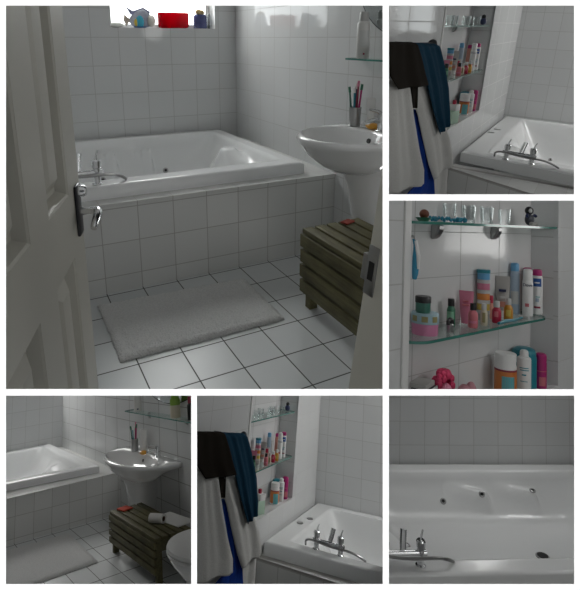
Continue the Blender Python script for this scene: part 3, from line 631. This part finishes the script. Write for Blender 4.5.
    for q in ((wx0, wx0 + .04, wz0, wz1), (xm, xm + .03, wz0, wz1), (wx1 - .04, wx1, wz0, wz1), (wx0, wx1, wz0, wz0 + .04), (wx0, wx1, wz1 - .04, wz1)): box(b, q[0], q[1], -.03, -.002, q[2], q[3])
    fr = struct('window_1', b, WHITEP, room, clip=False); part('window_pane', box(nb(), wx0 + .03, wx1 - .03, -.016, -.004, wz0 + .03, wz1 - .03), SKYP, fr)
    # towel rail and towels
    t = thing('towel_rail', 'dark towel rail with round end knob holding the towels' + f, 'towel rail', room)
    a, b_ = V(rail[0]), V(rail[1]); part('rail_bar', tube(nb(), [a, b_], .011, 10), DARKM, t); part('end_knob', ball(nb(), b_, .024 * s, 1, 1, 1, 12), DARKM, t)
    part('wall_post', tube(nb(), [a * .25 + b_ * .75, (0, (a * .25 + b_ * .75).y, (a * .25 + b_ * .75).z)], .009, 8), DARKM, t)
    g = None
    TW = {'dark': (terry('brown black terry', (.016, .013, .010)), 'very dark brown towel folded over the rail at far left' + f, .010, 1.6), 'teal': (terry('dark teal terry', (.012, .048, .085)), 'dark teal towel hanging from the right end of the rail' + f, .014, 2.2),
          'whiteL': (terry('off white terry', (.58, .58, .56)), 'long off white bath towel hanging below the dark one' + f, .020, 1.8), 'whiteM': (terry('off white terry', (.58, .58, .56)), 'off white towel hanging below and beside the teal towel' + f, .020, 1.5),
          'whiteR': (terry('off white terry', (.58, .58, .56)), 'rear off white towel reaching lowest beside the bath' + f, .014, 1.2), 'blue': (terry('royal blue terry', (.012, .045, .26)), 'royal blue towel showing between the two off white towels' + f, .016, 1.7), 'flap': (terry('brown black terry', (.016, .013, .010)), '', .006, 1.)}
    for i, k in enumerate(('dark', 'teal', 'whiteL', 'whiteM', 'whiteR', 'blue')):
        x, rows = T[k]; m, lb, amp, kk = TW[k]
        o = towel(room, x, rows, m, lb, amp * .5, kk, .010, i * 1.7)
        if k == 'dark': towel(room, T['flap'][0], T['flap'][1], m, '', .003, 1., .006, 0., parent=o, name='back_flap')
BT = {'flap':(0.137,[(-4.324, 0.560, -4.172, 0.547), (-4.2, 0.345, -4.127, 0.336)]),
 'dark':(0.175,[(-4.784, 0.708, -4.378, 0.697), (-4.762, 0.631, -4.265, 0.615), (-4.731, 0.565, -4.163, 0.532), (-4.592, 0.489, -4.059, 0.459)]),
 'teal':(0.16,[(-4.361, 0.693, -3.917, 0.676), (-4.23, 0.602, -3.759, 0.565), (-4.047, 0.456, -3.556, 0.392), (-3.858, 0.29, -3.42, 0.206), (-3.619, 0.103, -3.394, 0.134)]),
 'whiteL':(0.147,[(-4.71, 0.54, -4.37, 0.511), (-4.655, 0.35, -4.19, 0.292), (-4.61, 0.196, -3.994, 0.073), (-4.575, 0.076, -3.827, -0.089), (-4.505, -0.07, -3.782, -0.192)]),
 'whiteM':(0.128,[(-4.292, 0.502, -3.813, 0.432), (-4.02, 0.28, -3.531, 0.212), (-3.814, 0.064, -3.182, -0.019), (-3.658, -0.1, -3.012, -0.174), (-3.506, -0.234, -2.971, -0.246)]),
 'whiteR':(0.082,[(-3.577, -0.055, -2.98, -0.179), (-3.334, -0.275, -2.908, -0.364), (-3.255, -0.442, -2.832, -0.561)]),
 'blue':(0.102,[(-4.098, 0.317, -3.842, 0.283), (-3.88, 0.042, -3.631, -0.008), (-3.749, -0.184, -3.422, -0.266), (-4.026, -0.222, -3.326, -0.42)])}
ET = {'flap':(0.137,[(-2.517, 0.56, -2.389, 0.54), (-2.421, 0.324, -2.363, 0.313)]),
 'dark':(0.175,[(-2.917, 0.778, -2.53, 0.736), (-2.892, 0.677, -2.435, 0.628), (-2.86, 0.592, -2.353, 0.526), (-2.731, 0.495, -2.274, 0.44)]),
 'teal':(0.16,[(-2.534, 0.731, -2.148, 0.683), (-2.422, 0.611, -2.034, 0.546), (-2.28, 0.437, -1.906, 0.354), (-2.148, 0.259, -1.839, 0.17), (-1.996, 0.077, -1.833, 0.104)]),
 'whiteL':(0.147,[(-2.848, 0.561, -2.541, 0.512), (-2.794, 0.34, -2.403, 0.266), (-2.754, 0.175, -2.269, 0.051), (-2.725, 0.055, -2.163, -0.093), (-2.669, -0.083, -2.143, -0.18)]),
 'whiteM':(0.128,[(-2.498, 0.5, -2.11, 0.405), (-2.288, 0.254, -1.928, 0.179), (-2.152, 0.044, -1.725, -0.03), (-2.058, -0.1, -1.644, -0.155), (-1.972, -0.208, -1.631, -0.211)]),
 'whiteR':(0.082,[(-2.009, -0.059, -1.633, -0.158), (-1.873, -0.238, -1.62, -0.299), (-1.845, -0.362, -1.608, -0.437)]),
 'blue':(0.102,[(-2.36, 0.295, -2.162, 0.254), (-2.212, 0.026, -2.038, -0.019), (-2.138, -0.17, -1.927, -0.232), (-2.337, -0.205, -1.885, -0.348)])}
corner('B', ', top right view', -3.28, -1.60, .196, -.030, .757, .355, (-2.53, -2.90, .80), -2.44, (-.302, -.396), 2.0, .14, (.19, .2016), (.0498, .7159), None, BT,
       [('green', (-.06, -2.82, 1.25)), ('pinktube', (-.11, -2.66, 1.2)), ('stack', (-.13, -2.48, 1.2)), ('pinkbot', (-.05, -2.45, 1.25)), ('cream', (-.05, -2.33, 1.25)), ('greytube', (-.13, -2.32, 1.2)), ('redcap', (-.12, -2.22, 1.2)), ('red', (-.05, -2.21, 1.25)), ('blueclear', (-.14, -2.08, 1.25)), ('orange', (-.05, -2.07, 1.25)), ('dove', (-.07, -1.90, 1.3)), ('magcap', (-.13, -1.80, 1.2)), ('sanex', (-.07, -1.755, 1.3))],
       [('tub', (-.07, -1.97, 1.25)), ('tealtub', (-.125, -1.72, 1.1)), ('spray', (-.055, -1.80, 1.25)), ('magbot', (-.05, -1.675, 1.2)), ('carton', (-.05, -2.46, 1.05))],
       [(-2.86, -.07), (-2.62, -.10), (-2.42, -.06), (-2.20, -.10), (-2.02, -.06)], D2(-78), ((.125, -5.0, .695), (.125, -3.93, .672)), (.50, -2.31, -.1, 1.), [(.62, -.30)], [(.08, -1.22), (.105, -1.0)], 1.15, (-2.227, .445, -1.9, .9, .79), (.97, 1.5, .60, 1.5))
corner('E', ', bottom middle view', -1.76, -.69, .184, -.050, .690, .298, (-1.435, -1.484, .706), -1.385, (-.218, -.317), 1.9, .03, (.1887, .1759), (.1017, .5994), None, ET,
       [('green', (-.06, -1.50, 1.1)), ('pinktube', (-.11, -1.40, 1.1)), ('stack', (-.135, -1.27, 1.1)), ('pinkbot', (-.05, -1.27, 1.1)), ('cream', (-.05, -1.19, 1.1)), ('greytube', (-.13, -1.17, 1.0)), ('redcap', (-.12, -1.10, 1.1)), ('red', (-.05, -1.11, 1.1)), ('blueclear', (-.135, -1.03, 1.1)), ('orange', (-.05, -1.03, 1.1)), ('dove', (-.065, -.93, 1.15)), ('magcap', (-.125, -.865, 1.05)), ('sanex', (-.07, -.83, 1.15))],
       [('tub', (-.06, -.985, 1.1)), ('tealtub', (-.12, -.80, .95)), ('spray', (-.05, -.865, 1.1)), ('magbot', (-.05, -.765, 1.1)), ('carton', (-.06, -1.34, 1.)),],
       [(-1.50, -.07), (-1.36, -.10), (-1.23, -.06), (-1.10, -.10), (-.98, -.06)], D2(-68), ((.125, -3.0, .765), (.125, -2.13, .668)), (.535, -1.255, -.03, 1.), [(.58, -.26)], [(.112, -.75), (.148, -.58)], 1., (-2.41, .30, -1.3, .5, .835), (1.0, 1.42, .25, .95))
# =================================================================== C: close view of the niche
c = 'C'; NB = .115; W_ = 1.05; SL = -.502
wall('wall_back', c, (0, 0, 0), X, Z, [(-.4, 0, -1.0, .8), (W_, 1.9, -1.0, .8), (0, W_, -1.0, SL - .012)], WALLT, .03, .163, .45, .1886, .02)
wall('wall_niche', c, (0, NB, 0), X, Z, [(0, W_, SL, .8)], NICHET, .478, -.033, .2897, .162, .02)
wall('wall_niche', c, (W_, NB, 0), NY, Z, [(0, NB, SL, .8)], WALLT, -.3, .12, .5, .175, .02)
wall('trim_3', c, (0, 0, SL), X, Y, [(0, W_, 0, NB)], NICHET, .478, -.2, .2897, .5, .012)
struct('trim_4', box(nb(), -.030, .001, -.007, .004, SL - .03, .8, .002), mat('white edge strip', (.74, .74, .73), .4), c)
glass_shelf('glass_shelf', 'upper glass shelf with two metal brackets in the close-up view', c, (.012, NB, .156), X, NY, 1.03, .128, rad=.05, brackets=[(.285, 1), (.70, 1)], bh=.05)
glass_shelf('glass_shelf', 'lower glass shelf with rounded corner full of toiletries in the close-up view', c, (.012, NB, -.211), X, NY, .95, .130, rad=.09, brackets=[])
zl = -.2022; fc = D2(205); wh = ', lower shelf, close-up view'
t = thing('round_tin', 'round pink tin with powder blue lid at the left' + wh, 'tin', c, (.165, .052, zl))
part('tin_base', lathe(nb(), [(.041, 0), (.042, .004), (.042, .036), (.001, .036)], 30), P['candy'], t); part('tin_lid', lathe(nb(), [(.044, .0365), (.044, .066), (.041, .070), (.001, .070)], 30), P['pblue'], t)
for a0 in (2.7, 3.5, 4.3):
    b = nb(); ring = lambda R_: [[(R_ * math.cos(a0 + .45 * i / 8), R_ * math.sin(a0 + .45 * i / 8), z) for i in range(9)] for z in (.044, .062)]
    o_, i_ = ring(.0447), ring(.042); ring_loft(b, [o_[0] + i_[0][::-1], o_[1] + i_[1][::-1]]); part('printed_label', b, P['cardg'], t)
t = thing('cream_jar', 'small dark green jar with black lid standing on the round tin', 'jar', c, (.150, .050, zl + .0705))
part('jar_body', lathe(nb(), [(.021, 0), (.024, .004), (.024, .032), (.001, .032)], 24), P['jar'], t); part('jar_lid', lathe(nb(), [(.0255, .0325), (.0255, .050), (.0235, .053), (.001, .053)], 24), P['black'], t)
t = thing('hair_clip', 'small black and silver clip lying beside the tin' + wh, 'clip', c, (.262, .02, zl))
part('clip_base', box(nb(), -.012, .012, -.007, .007, 0, .028, .003), STEEL, t); part('clip_jaw', tube(nb(), [(-.012, 0, .028), (-.014, 0, .040), (0, 0, .046), (.014, 0, .038)], .006, 8, 1), P['black'], t)
for k, x, y, s_ in (('green', .360, .078, 1.), ('pinktube', .470, .084, 1.05), ('pinkbot', .415, .026, 1.), ('stack', .598, .088, 1.04), ('cream', .494, .028, 1.), ('redcap', .655, .092, 1.), ('red', .588, .030, 1.), ('greytube', .747, .088, 1.), ('orange', .686, .034, 1.), ('blueclear', .860, .094, 1.05), ('dove', .868, .045, 1.), ('magcap', .968, .092, 1.), ('sanex', .952, .044, 1.)):
    product(k, c, (x, y, zl), s_, fc, wh)
razor(c, (.545, .0, zl), (.775, .008, zl), 'turquoise disposable razor lying along the front edge of the lower shelf in the close-up view')
zu = .1648; wh2 = ', upper shelf, close-up view'
t = thing('ornament', 'tiny brown ornament on a green dish at the left' + wh2, 'ornament', c, (.135, .045, zu))
part('dish', lathe(nb(), [(.016, 0), (.026, .012), (.001, .010)], 18), P['green'], t); part('brown_ball', ball(nb(), (.004, 0, .024), .016, 1, 1, .95, 12), mat('russet brown', (.16, .05, .025), .6, noise=.4), t)
b = nb()
for i in range(60):
    a = i / 60 * 4 * PI; r_ = .07 + .018 * math.sin(i * 1.7); ball(b, (.10 * math.cos(a) * (.8 + .2 * math.sin(i)), .030 * math.sin(a), .006 + .004 * (i % 3)), .0055, 1, 1, 1, 6)
solo('bead_necklace', b, mat('turquoise beads', (.03, .25, .36), .25), 'turquoise bead necklace coiled beside the glasses' + wh2, 'necklace', c, (.275, .042, zu))
for i, (x, y) in enumerate(((.355, .088), (.395, .035), (.480, .088), (.525, .038), (.610, .088), (.660, .040))):
    tumbler(c, (x, y, zu), .060 if i % 2 else .068, .024, 'small clear shot glass in the double row' + wh2, 'shot glasses on the upper shelf of the close view')
t = thing('figurine', 'small black and white seated figurine at the right' + wh2, 'figurine', c, (.88, .045, zu))
part('torso', ball(nb(), (0, 0, .026), .022, 1, .8, 1.15, 14), mat('speckled black', (.04, .045, .06), .4, noise=.9, scale=90), t); part('head', ball(nb(), (-.003, 0, .063), .017, 1, 1, 1, 14), P['black'], t)
part('face_patch', ball(nb(), (-.012, -.009, .062), .010, .8, .8, 1, 10), P['clearp'], t)
for sx in (-1, 1): part('arm', tube(nb(), [(sx * .018, 0, .038), (sx * .034, -.006, .045), (sx * .042, -.008, .040)], .006, 8), P['navy'], t); part('leg', tube(nb(), [(sx * .010, -.01, .010), (sx * .02, -.026, .007)], .008, 8), P['grey'], t)
t = thing('hanging_brush', 'slim blue and white brush hanging from a small hook at the left edge, close-up view', 'brush', c, (.010, -.006, 0))
part('hook', tube(nb(), [(0, .006, .118), (0, -.006, .114), (0, -.008, .106)], .004, 8), STEEL, t)
part('handle', tube(nb(), [(0, -.004, .110), (.004, -.006, .085), (.008, -.006, .05), (.006, -.006, .01), (.002, -.006, -.012)], [.006, .005, .0115, .010, .006], 10, 1), mat('blue gel plastic', (.04, .26, .42), .25), t)
part('white_grip', tube(nb(), [(.000, -.0105, .105), (.004, -.0175, .06), (.005, -.0175, .02)], [.005, .006, .004], 8), P['white'], t)
whs = ', niche sill, close-up view'
product('tub', c, (.700, .050, SL + .001), 1.1, fc, whs); product('spray', c, (.818, .034, SL + .001), 1.0, fc, whs); product('magbot', c, (.950, .027, SL + .001), .86, fc, whs); product('tealtub', c, (.885, .066, SL + .001), 1.0, fc, whs)
t = thing('puff_sponge', 'frilly raspberry pink bath puff with pale centre' + whs, 'bath sponge', c, (.275, .05, SL + .122))
b = nb(); rnd = random.Random(5)
for i in range(46):
    a, e = rnd.uniform(0, 2 * PI), rnd.uniform(-1.3, 1.3); v = V((math.cos(a) * math.cos(e), .62 * math.sin(a) * math.cos(e), math.sin(e))) * .039; ball(b, v, .014, 1, .9, 1, 6)
part('net_frill', b, mat('raspberry net', (.52, .03, .10), .7, noise=.4), t); part('net_heart', ball(nb(), (-.012, -.016, -.01), .020, 1, 1, 1, 10), P['pink'], t)
b = nb(); lathe(b, [(.042, 0), (.044, .01), (.036, .085), (.001, .085)], 20, sy=.9); solo('storage_pot', b, P['clearp'], 'frosted pot under the pink bath puff' + whs, 'pot', c, (.275, .05, SL + .001))
t = thing('shaver_case', 'black and grey case standing at the left end' + whs, 'case', c, (.160, .05, SL + .001), .25)
part('case_body', box(nb(), -.05, .05, -.025, .025, 0, .135, .006), P['black'], t); part('case_lid', box(nb(), -.052, .03, -.028, .027, .136, .152, .003), P['grey'], t); part('case_panel', box(nb(), .0, .052, -.030, -.0255, .085, .13, .002), P['clearp'], t)
b = nb(); ball(b, (0, 0, .05), .034, 1, .8, 1.55, 14); ball(b, (.045, 0, .055), .026, 1, .8, 1.9, 12); solo('bath_sponge', b, mat('pale pink sponge', (.52, .24, .28), .7), 'pale pink sponge just showing left of the white tub' + whs, 'sponge', c, (.405, .05, SL - .002))
# =================================================================== D: bath, basin, bench and toilet
d_ = 'D'; wd_ = ', bottom left view'
wall('wall_back', d_, (0, 0, 0), X, Z, [(-3.4, 0, 0, 1.34), (-3.4, -1.05, 1.34, 2.3), (-.20, 0, 1.34, 2.3)], WALLT, -.1374, .9614, .184, .2091, .1)
wall('wall_right', d_, (0, 0, 0), NY, Z, [(-.1, 6.6, 0, 2.3)], WALLD, .7501, .9472, .3912, .2091)
wall('floor', d_, (0, 0, 0), X, Y, [(-3.4, 0, -6.6, -2.35)], FLOORT, -.374, -2.4568, .1723, .3639)
wall('wall_bath', d_, (0, -2.4112, 0), X, Z, [(-3.4, -.001, 0, .391)], SURT, -.374, .2328, .1723, .190, .02)
wall('trim_1', d_, (0, 0, .4058), X, Y, [(-3.4, -.001, -2.414, -1.96), (-.24, -.001, -1.96, -.001), (-2.36, -.24, -.08, -.001)], SURT, -.374, -2.33, .1723, .5, .015)
bathtub(d_, -2.4, -.17, -2.06, -.02, .478, .406, .36, 'white whirlpool bath behind the rug and basin' + wd_, jets=[(-.62, -.36)], taper=.14, fins=[(.45, .2, .4)], rims=(.1, .12, .12, .14), endw=.40, sidew=.3)
basin(d_, (0, -3.33, .70), 1.28, .43, 'white washbasin on pedestal above the bench' + wd_, -.20, .70, .2)
bench(d_, (-.47, -3.42, 0), 1.0, .30, .325, 'olive wooden slatted bench with papers on top' + wd_)
rug(d_, [(-1.75, -3.62), (-.62, -3.56), (-.60, -2.60), (-1.75, -2.56)], 'light grey cotton bath mat in front of the bath' + wd_)
brush_cup(d_, (-.085, -3.06, .701), 1.12, wd_); soap(d_, (-.10, -3.32, .701), 1.15, wd_)
squeeze('paste_tube', 'white tube standing beside the toothbrush cup' + wd_, 'tube', d_, (-.05, -3.21, .70), .21, .045, P['white'], P['white'], -1.2)
glass_shelf('glass_shelf', 'long clear glass shelf on the wall above the basin' + wd_, d_, (-.001, -2.86, 1.068), NY, NX, 1.75, .12, brackets=[(.42, 1), (1.24, 1)], bh=.05)
can('hair_spray', 'pale grey can cut by the picture top on the shelf' + wd_, 'spray can', d_, (-.06, -3.10, 1.077), .30, .040, mat('white can', (.60, .60, .58), .35), mat('grey cap', (.42, .42, .41), .4), [(.06, .10, P['navy'], D2(235), D2(260))], capf=.80, capr=.72)
bottle('gel_bottle', 'pale bottle with bright green top on the glass shelf' + wd_, 'bottle', d_, (-.065, -4.0, 1.077), .24, .046, P['cream'], mat('lime green cap', (.22, .42, .04), .35), [(.45, .68, mat('lime green print', (.25, .42, .07), .4), D2(170), D2(340))], neck=.66, capr=.75)
bottle('small_bottle', 'small black bottle at the right end of the glass shelf' + wd_, 'bottle', d_, (-.06, -4.28, 1.077), .19, .024, P['black'], P['darkred'], [], neck=.7, capr=.7)
def mirror2(room, cy, cz, ry, rz_, label):
    t = thing('wall_mirror', label, 'mirror', room, (-.004, cy, cz)); M = Matrix.Diagonal((1, ry, rz_, 1)) @ Matrix.Rotation(-PI / 2, 4, 'Y')
    b = nb(); lathe(b, [(1, 0), (1, .006), (.99, .009), (.001, .009)], 80); bmesh.ops.transform(b, matrix=M, verts=b.verts); part('mirror_glass', b, mat('mirror silver', (.62, .66, .66), .02, 1.), t)
    b = nb(); lathe(b, [(1.01, -.003), (1.01, .005), (.995, .0095), (.995, -.003)], 80); bmesh.ops.transform(b, matrix=M, verts=b.verts); part('mirror_rim', b, mat('mirror edge', (.16, .18, .18), .2, .6), t)
mirror2(d_, -3.75, 1.545, .74, .37, 'oval frameless mirror above the glass shelf' + wd_)
b = nb(); box(b, -.05, .05, -.06, .06, 0, .014, .006); solo('folded_cloth', b, mat('coral cloth', (.50, .07, .04), .9, noise=.2), 'coral cloth at the back end of the bench' + wd_, 'cloth', d_, (-.36, -3.50, .326), .2)
t = thing('toilet_roll', 'toilet roll lying on the bench beside a sheet of paper' + wd_, 'toilet roll', d_, (-.31, -4.10, .362), .5)
b = nb(); ring_loft(b, [[(r * math.cos(2 * PI * i / 28), y, r * math.sin(2 * PI * i / 28)) for i in range(28)] for r, y in ((.018, -.065), (.035, -.065), (.035, .065), (.018, .065))], False, False); part('paper', b, mat('soft white paper', (.70, .69, .66), .9), t)
b = nb(); ring_loft(b, [[(r * math.cos(2 * PI * i / 20), y, r * math.sin(2 * PI * i / 20)) for i in range(20)] for r, y in ((.0145, -.066), (.018, -.066), (.018, .066), (.0145, .066))], False, False); part('core', b, mat('brown card core', (.16, .11, .07), .8), t)
solo('paper_sheet', box(nb(), -.085, .085, -.20, .20, 0, .003), mat('white sheet', (.66, .66, .64), .8), 'white folded sheet lying on the bench behind the toilet roll' + wd_, 'paper', d_, (-.178, -4.13, .3265), .12)
t = thing('toilet', 'white toilet with closed lid at the right edge' + wd_, 'toilet', d_, (.045, -5.03, 0))
def oval(cx, rx, ry, z, n=40): return [(cx + rx * math.cos(2 * PI * i / n) * (1 if math.cos(2 * PI * i / n) < 0 else .8), ry * math.sin(2 * PI * i / n), z) for i in range(n)]
b = nb(); ring_loft(b, [oval(-.34, .16, .19, 0), oval(-.34, .15, .17, .05), oval(-.35, .15, .17, .14), oval(-.38, .20, .24, .25), oval(-.40, .245, .30, .34), oval(-.40, .25, .31, .365)]); part('bowl', b, CER, t, sharp=60)
b = nb(); ring_loft(b, [oval(-.40, .258, .32, .369), oval(-.40, .262, .325, .38), oval(-.40, .258, .32, .388)]); part('seat', b, WHITEP, t)
b = nb(); ring_loft(b, [oval(-.40, .255, .318, .391), oval(-.40, .262, .327, .402), oval(-.40, .255, .32, .416), oval(-.40, .20, .26, .424)]); part('lid', b, WHITEP, t)
part('cistern', box(nb(), -.22, -.050, -.30, .30, .40, .78, .02), CER, t)
# =================================================================== F: looking down into the bath
f_ = 'F'
wall('wall_back', f_, (0, 0, 0), X, Z, [(-1.2, 3.2, -1.2, 1.2)], WALLT, .2622, .0517, .2, .178)
wall('wall_bath', f_, (0, -1.40, -.335), X, Z, [(-1.2, 3.2, -.8, -.016)], SURT, 0, 0, .2, .2, .02)
wall('trim_1', f_, (0, 0, -.335), X, Y, [(-1.2, 3.2, -1.40, -1.27), (-1.2, 3.2, -.06, -.001), (-1.2, -.3, -1.27, -.06), (1.82, 3.2, -1.27, -.06)], SURT, 0, -1.36, .2, .4, .015)
t, dep = bathtub(f_, -.36, 1.88, -1.315, -.02, -.256, -.335, .262, 'white whirlpool bath seen from above with drain and chrome tap in the bottom right view', arm=.30, jets=[(.51, -.235), (.80, -.245), (1.20, -.235), (.10, -.62)], drain=(.95, -.74), rims=(.14, .14, .115, .12), endw=.40, sidew=.26, fins=[(.5, .3, .2)])
mixer(t, (-.155 + .36, -1.235 + 1.315, .077), 0, 1.0, .2, .1, .19)
def LIGHTS():
    light_area('daylight_window', A, (-.6, .30, 2.18), (-.6, -1.2, .6), .85, .72, 17, (1, .995, .975))
    light_area('fill_light', A, (-1.2, -1.6, 2.4), (-1.2, -1.5, 0), 1.6, 1.2, 1.2, (1, .98, .95))  # unseen overhead fill, added to brighten the room
    light_area('daylight_window', 'B', (1.9, -.25, 1.25), (0, -1.8, 0), .9, .9, 30, (1, .995, .975))
    light_area('daylight_window', 'E', (1.7, -.25, 1.35), (0, -1.2, 0), .9, .9, 17, (1, .995, .975))
    light_area('daylight_window', 'C', (1.0, -1.5, .7), (.5, 0, -.1), .8, .8, 6, (1, .995, .975))
    light_area('window_far', 'C', (2.3, -.8, .10), (.6, .1, .08), .5, .32, 1.6, (1, .995, .975))
    light_area('daylight_window', 'D', (-.62, .08, 2.15), (-.6, -2, .8), 1.2, 1.0, 33, (1, .995, .975))
    light_area('fill_light', 'D', (-1.2, -3.6, 2.2), (-.8, -3.4, 0), 1.0, 1.0, 3.5, (1, .98, .95))  # added fill over floor and bench, out of view
    light_area('daylight_window', 'F', (.8, -.45, 1.4), (.8, -.8, -.3), 1.2, .6, 4.6, (1, .995, .975))
# =================================================================== display wall, light shield, camera, light
fwd = V((0, math.cos(PITCH), -math.sin(PITCH))); rgt = V((1, 0, 0)); dwn = fwd.cross(rgt)
F_, PX, PY = 520., 265., 180.
def plane_pt(px, py, z): return EYE + fwd * z + rgt * ((px - PX) / F_ * z) + dwn * ((py - PY) / F_ * z)
# the wall with its six openings stands 0.62 m in front of the viewer
ZW = .47
open_ = [(6, 382.6, 5.6, 389), (388.9, 574, 5.6, 194.3), (388.9, 574, 200.6, 389.2), (6, 191.2, 395.6, 584), (197, 382.7, 395.6, 584), (388.9, 574.2, 395.6, 584)]
xs = sorted({-6000, 6000} | {v for o in open_ for v in o[:2]}); ys = sorted({-6000, 6000} | {v for o in open_ for v in o[2:]})
bm = nb(); vd = {}
def gv(x, y, k):
    if (x, y, k) not in vd: vd[x, y, k] = bm.verts.new(plane_pt(x, y, ZW + .003 * k))
    return vd[x, y, k]
solid = {}
for i in range(len(xs) - 1):
    for j in range(len(ys) - 1):
        cx, cy = (xs[i] + xs[i + 1]) / 2, (ys[j] + ys[j + 1]) / 2
        solid[i, j] = not any(o[0] < cx < o[1] and o[2] < cy < o[3] for o in open_)
for (i, j), sld in solid.items():
    if not sld: continue
    a, b_, c_, d_ = (xs[i], ys[j]), (xs[i + 1], ys[j]), (xs[i + 1], ys[j + 1]), (xs[i], ys[j + 1])
    bm.faces.new([gv(*p, 0) for p in (a, b_, c_, d_)]); bm.faces.new([gv(*p, 1) for p in (d_, c_, b_, a)])
    for (p, q), nb_ in (((a, b_), (i, j - 1)), ((b_, c_), (i + 1, j)), ((c_, d_), (i, j + 1)), ((d_, a), (i - 1, j))):
        if not solid.get(nb_, False): bm.faces.new((gv(*p, 0), gv(*p, 1), gv(*q, 1), gv(*q, 0)))
struct('wall_front', bm, BRDR)
# added unseen box behind it, keeps world light out of the rooms
bm = nb()
c0 = [plane_pt(x, y, ZW + .0035) for x, y in ((-6000, -6000), (6000, -6000), (6000, 6000), (-6000, 6000))]
c1 = [EYE + fwd * 9.6 + rgt * a + dwn * b_ for a, b_ in ((-10, -10), (10, -10), (10, 10), (-10, 10))]
ring_loft(bm, [c0, c1], cap0=False)
struct('light_shield', bm, SHIELD)
# cells end where the dividing walls between the openings run
LIM = {'A': (None, 385.7, None, 392.4), 'B': (385.8, None, None, 197.4), 'C': (385.8, None, 197.5, 392.4), 'D': (None, 194.1, 392.4, None), 'E': (194.1, 385.8, 392.4, None), 'F': (385.8, None, 392.4, None)}
bpy.context.view_layer.update()
for o, room in CLIP:
    l, r, t_, b_ = LIM[room]; pl = []
    if l is not None: pl.append((rgt - fwd * ((l - PX) / F_)))
    if r is not None: pl.append(-(rgt - fwd * ((r - PX) / F_)))
    if t_ is not None: pl.append((dwn - fwd * ((t_ - PY) / F_)))
    if b_ is not None: pl.append(-(dwn - fwd * ((b_ - PY) / F_)))
    M = o.matrix_world; co = [M @ v.co for v in o.data.vertices]
    for n in pl:
        n = n.normalized()
        ds = [(c - EYE).dot(n) for c in co]
        if not ds or min(ds) >= -1e-5: continue
        if max(ds) <= 0: o['_drop'] = 1; break
        bm = bmesh.new(); bm.from_mesh(o.data); bm.transform(M)
        g = bmesh.ops.bisect_plane(bm, geom=bm.verts[:] + bm.edges[:] + bm.faces[:], plane_co=EYE, plane_no=n, clear_inner=True)
        ed = [e for e in g['geom_cut'] if isinstance(e, bmesh.types.BMEdge)]
        if ed:
            try: bmesh.ops.edgeloop_fill(bm, edges=ed)
            except Exception: pass
        bm.transform(M.inverted()); 
        if o.data.users > 1: o.data = o.data.copy()
        bm.to_mesh(o.data); bm.free(); co = [M @ v.co for v in o.data.vertices]
for o in [o for o in list(bpy.data.objects) if o.get('_drop')]: bpy.data.objects.remove(o)
for o in [o for o in list(bpy.data.objects) if o.type == 'EMPTY' and not o.children]: bpy.data.objects.remove(o)
# light
LIGHTS()
sun = bpy.data.lights.new('wall_wash_fill', 'SUN'); sun.energy = 17.5; sun.angle = .01  # lamp added only to turn the display wall front white
so = bpy.data.objects.new('wall_wash_fill', sun); C.objects.link(so)
sd = (dwn * math.cos(.2) + fwd * math.sin(.2)).normalized(); so.rotation_euler = sd.to_track_quat('-Z', 'Y').to_euler(); so.location = (0, -.2, 2.2)
wd = bpy.data.worlds.new('dim hall'); bpy.context.scene.world = wd; wd.use_nodes = True
wd.node_tree.nodes['Background'].inputs[0].default_value = (.9, .95, 1, 1); wd.node_tree.nodes['Background'].inputs[1].default_value = .06
cam = bpy.data.cameras.new('camera'); co_ = bpy.data.objects.new('camera', cam); C.objects.link(co_); co_.location = EYE; co_.rotation_euler = (PI / 2 - PITCH, 0, 0)
cam.sensor_fit = 'HORIZONTAL'; cam.sensor_width = 36; cam.lens = 36 * F_ / 580; cam.shift_x = (290 - PX) / 580; cam.shift_y = -(295 - PY) / 580; cam.clip_start = .02
sc = bpy.context.scene; sc.camera = co_
vs = sc.view_settings; vs.view_transform = 'Standard'; vs.look = 'None'; vs.exposure = 0; vs.gamma = 1; vs.use_curve_mapping = False
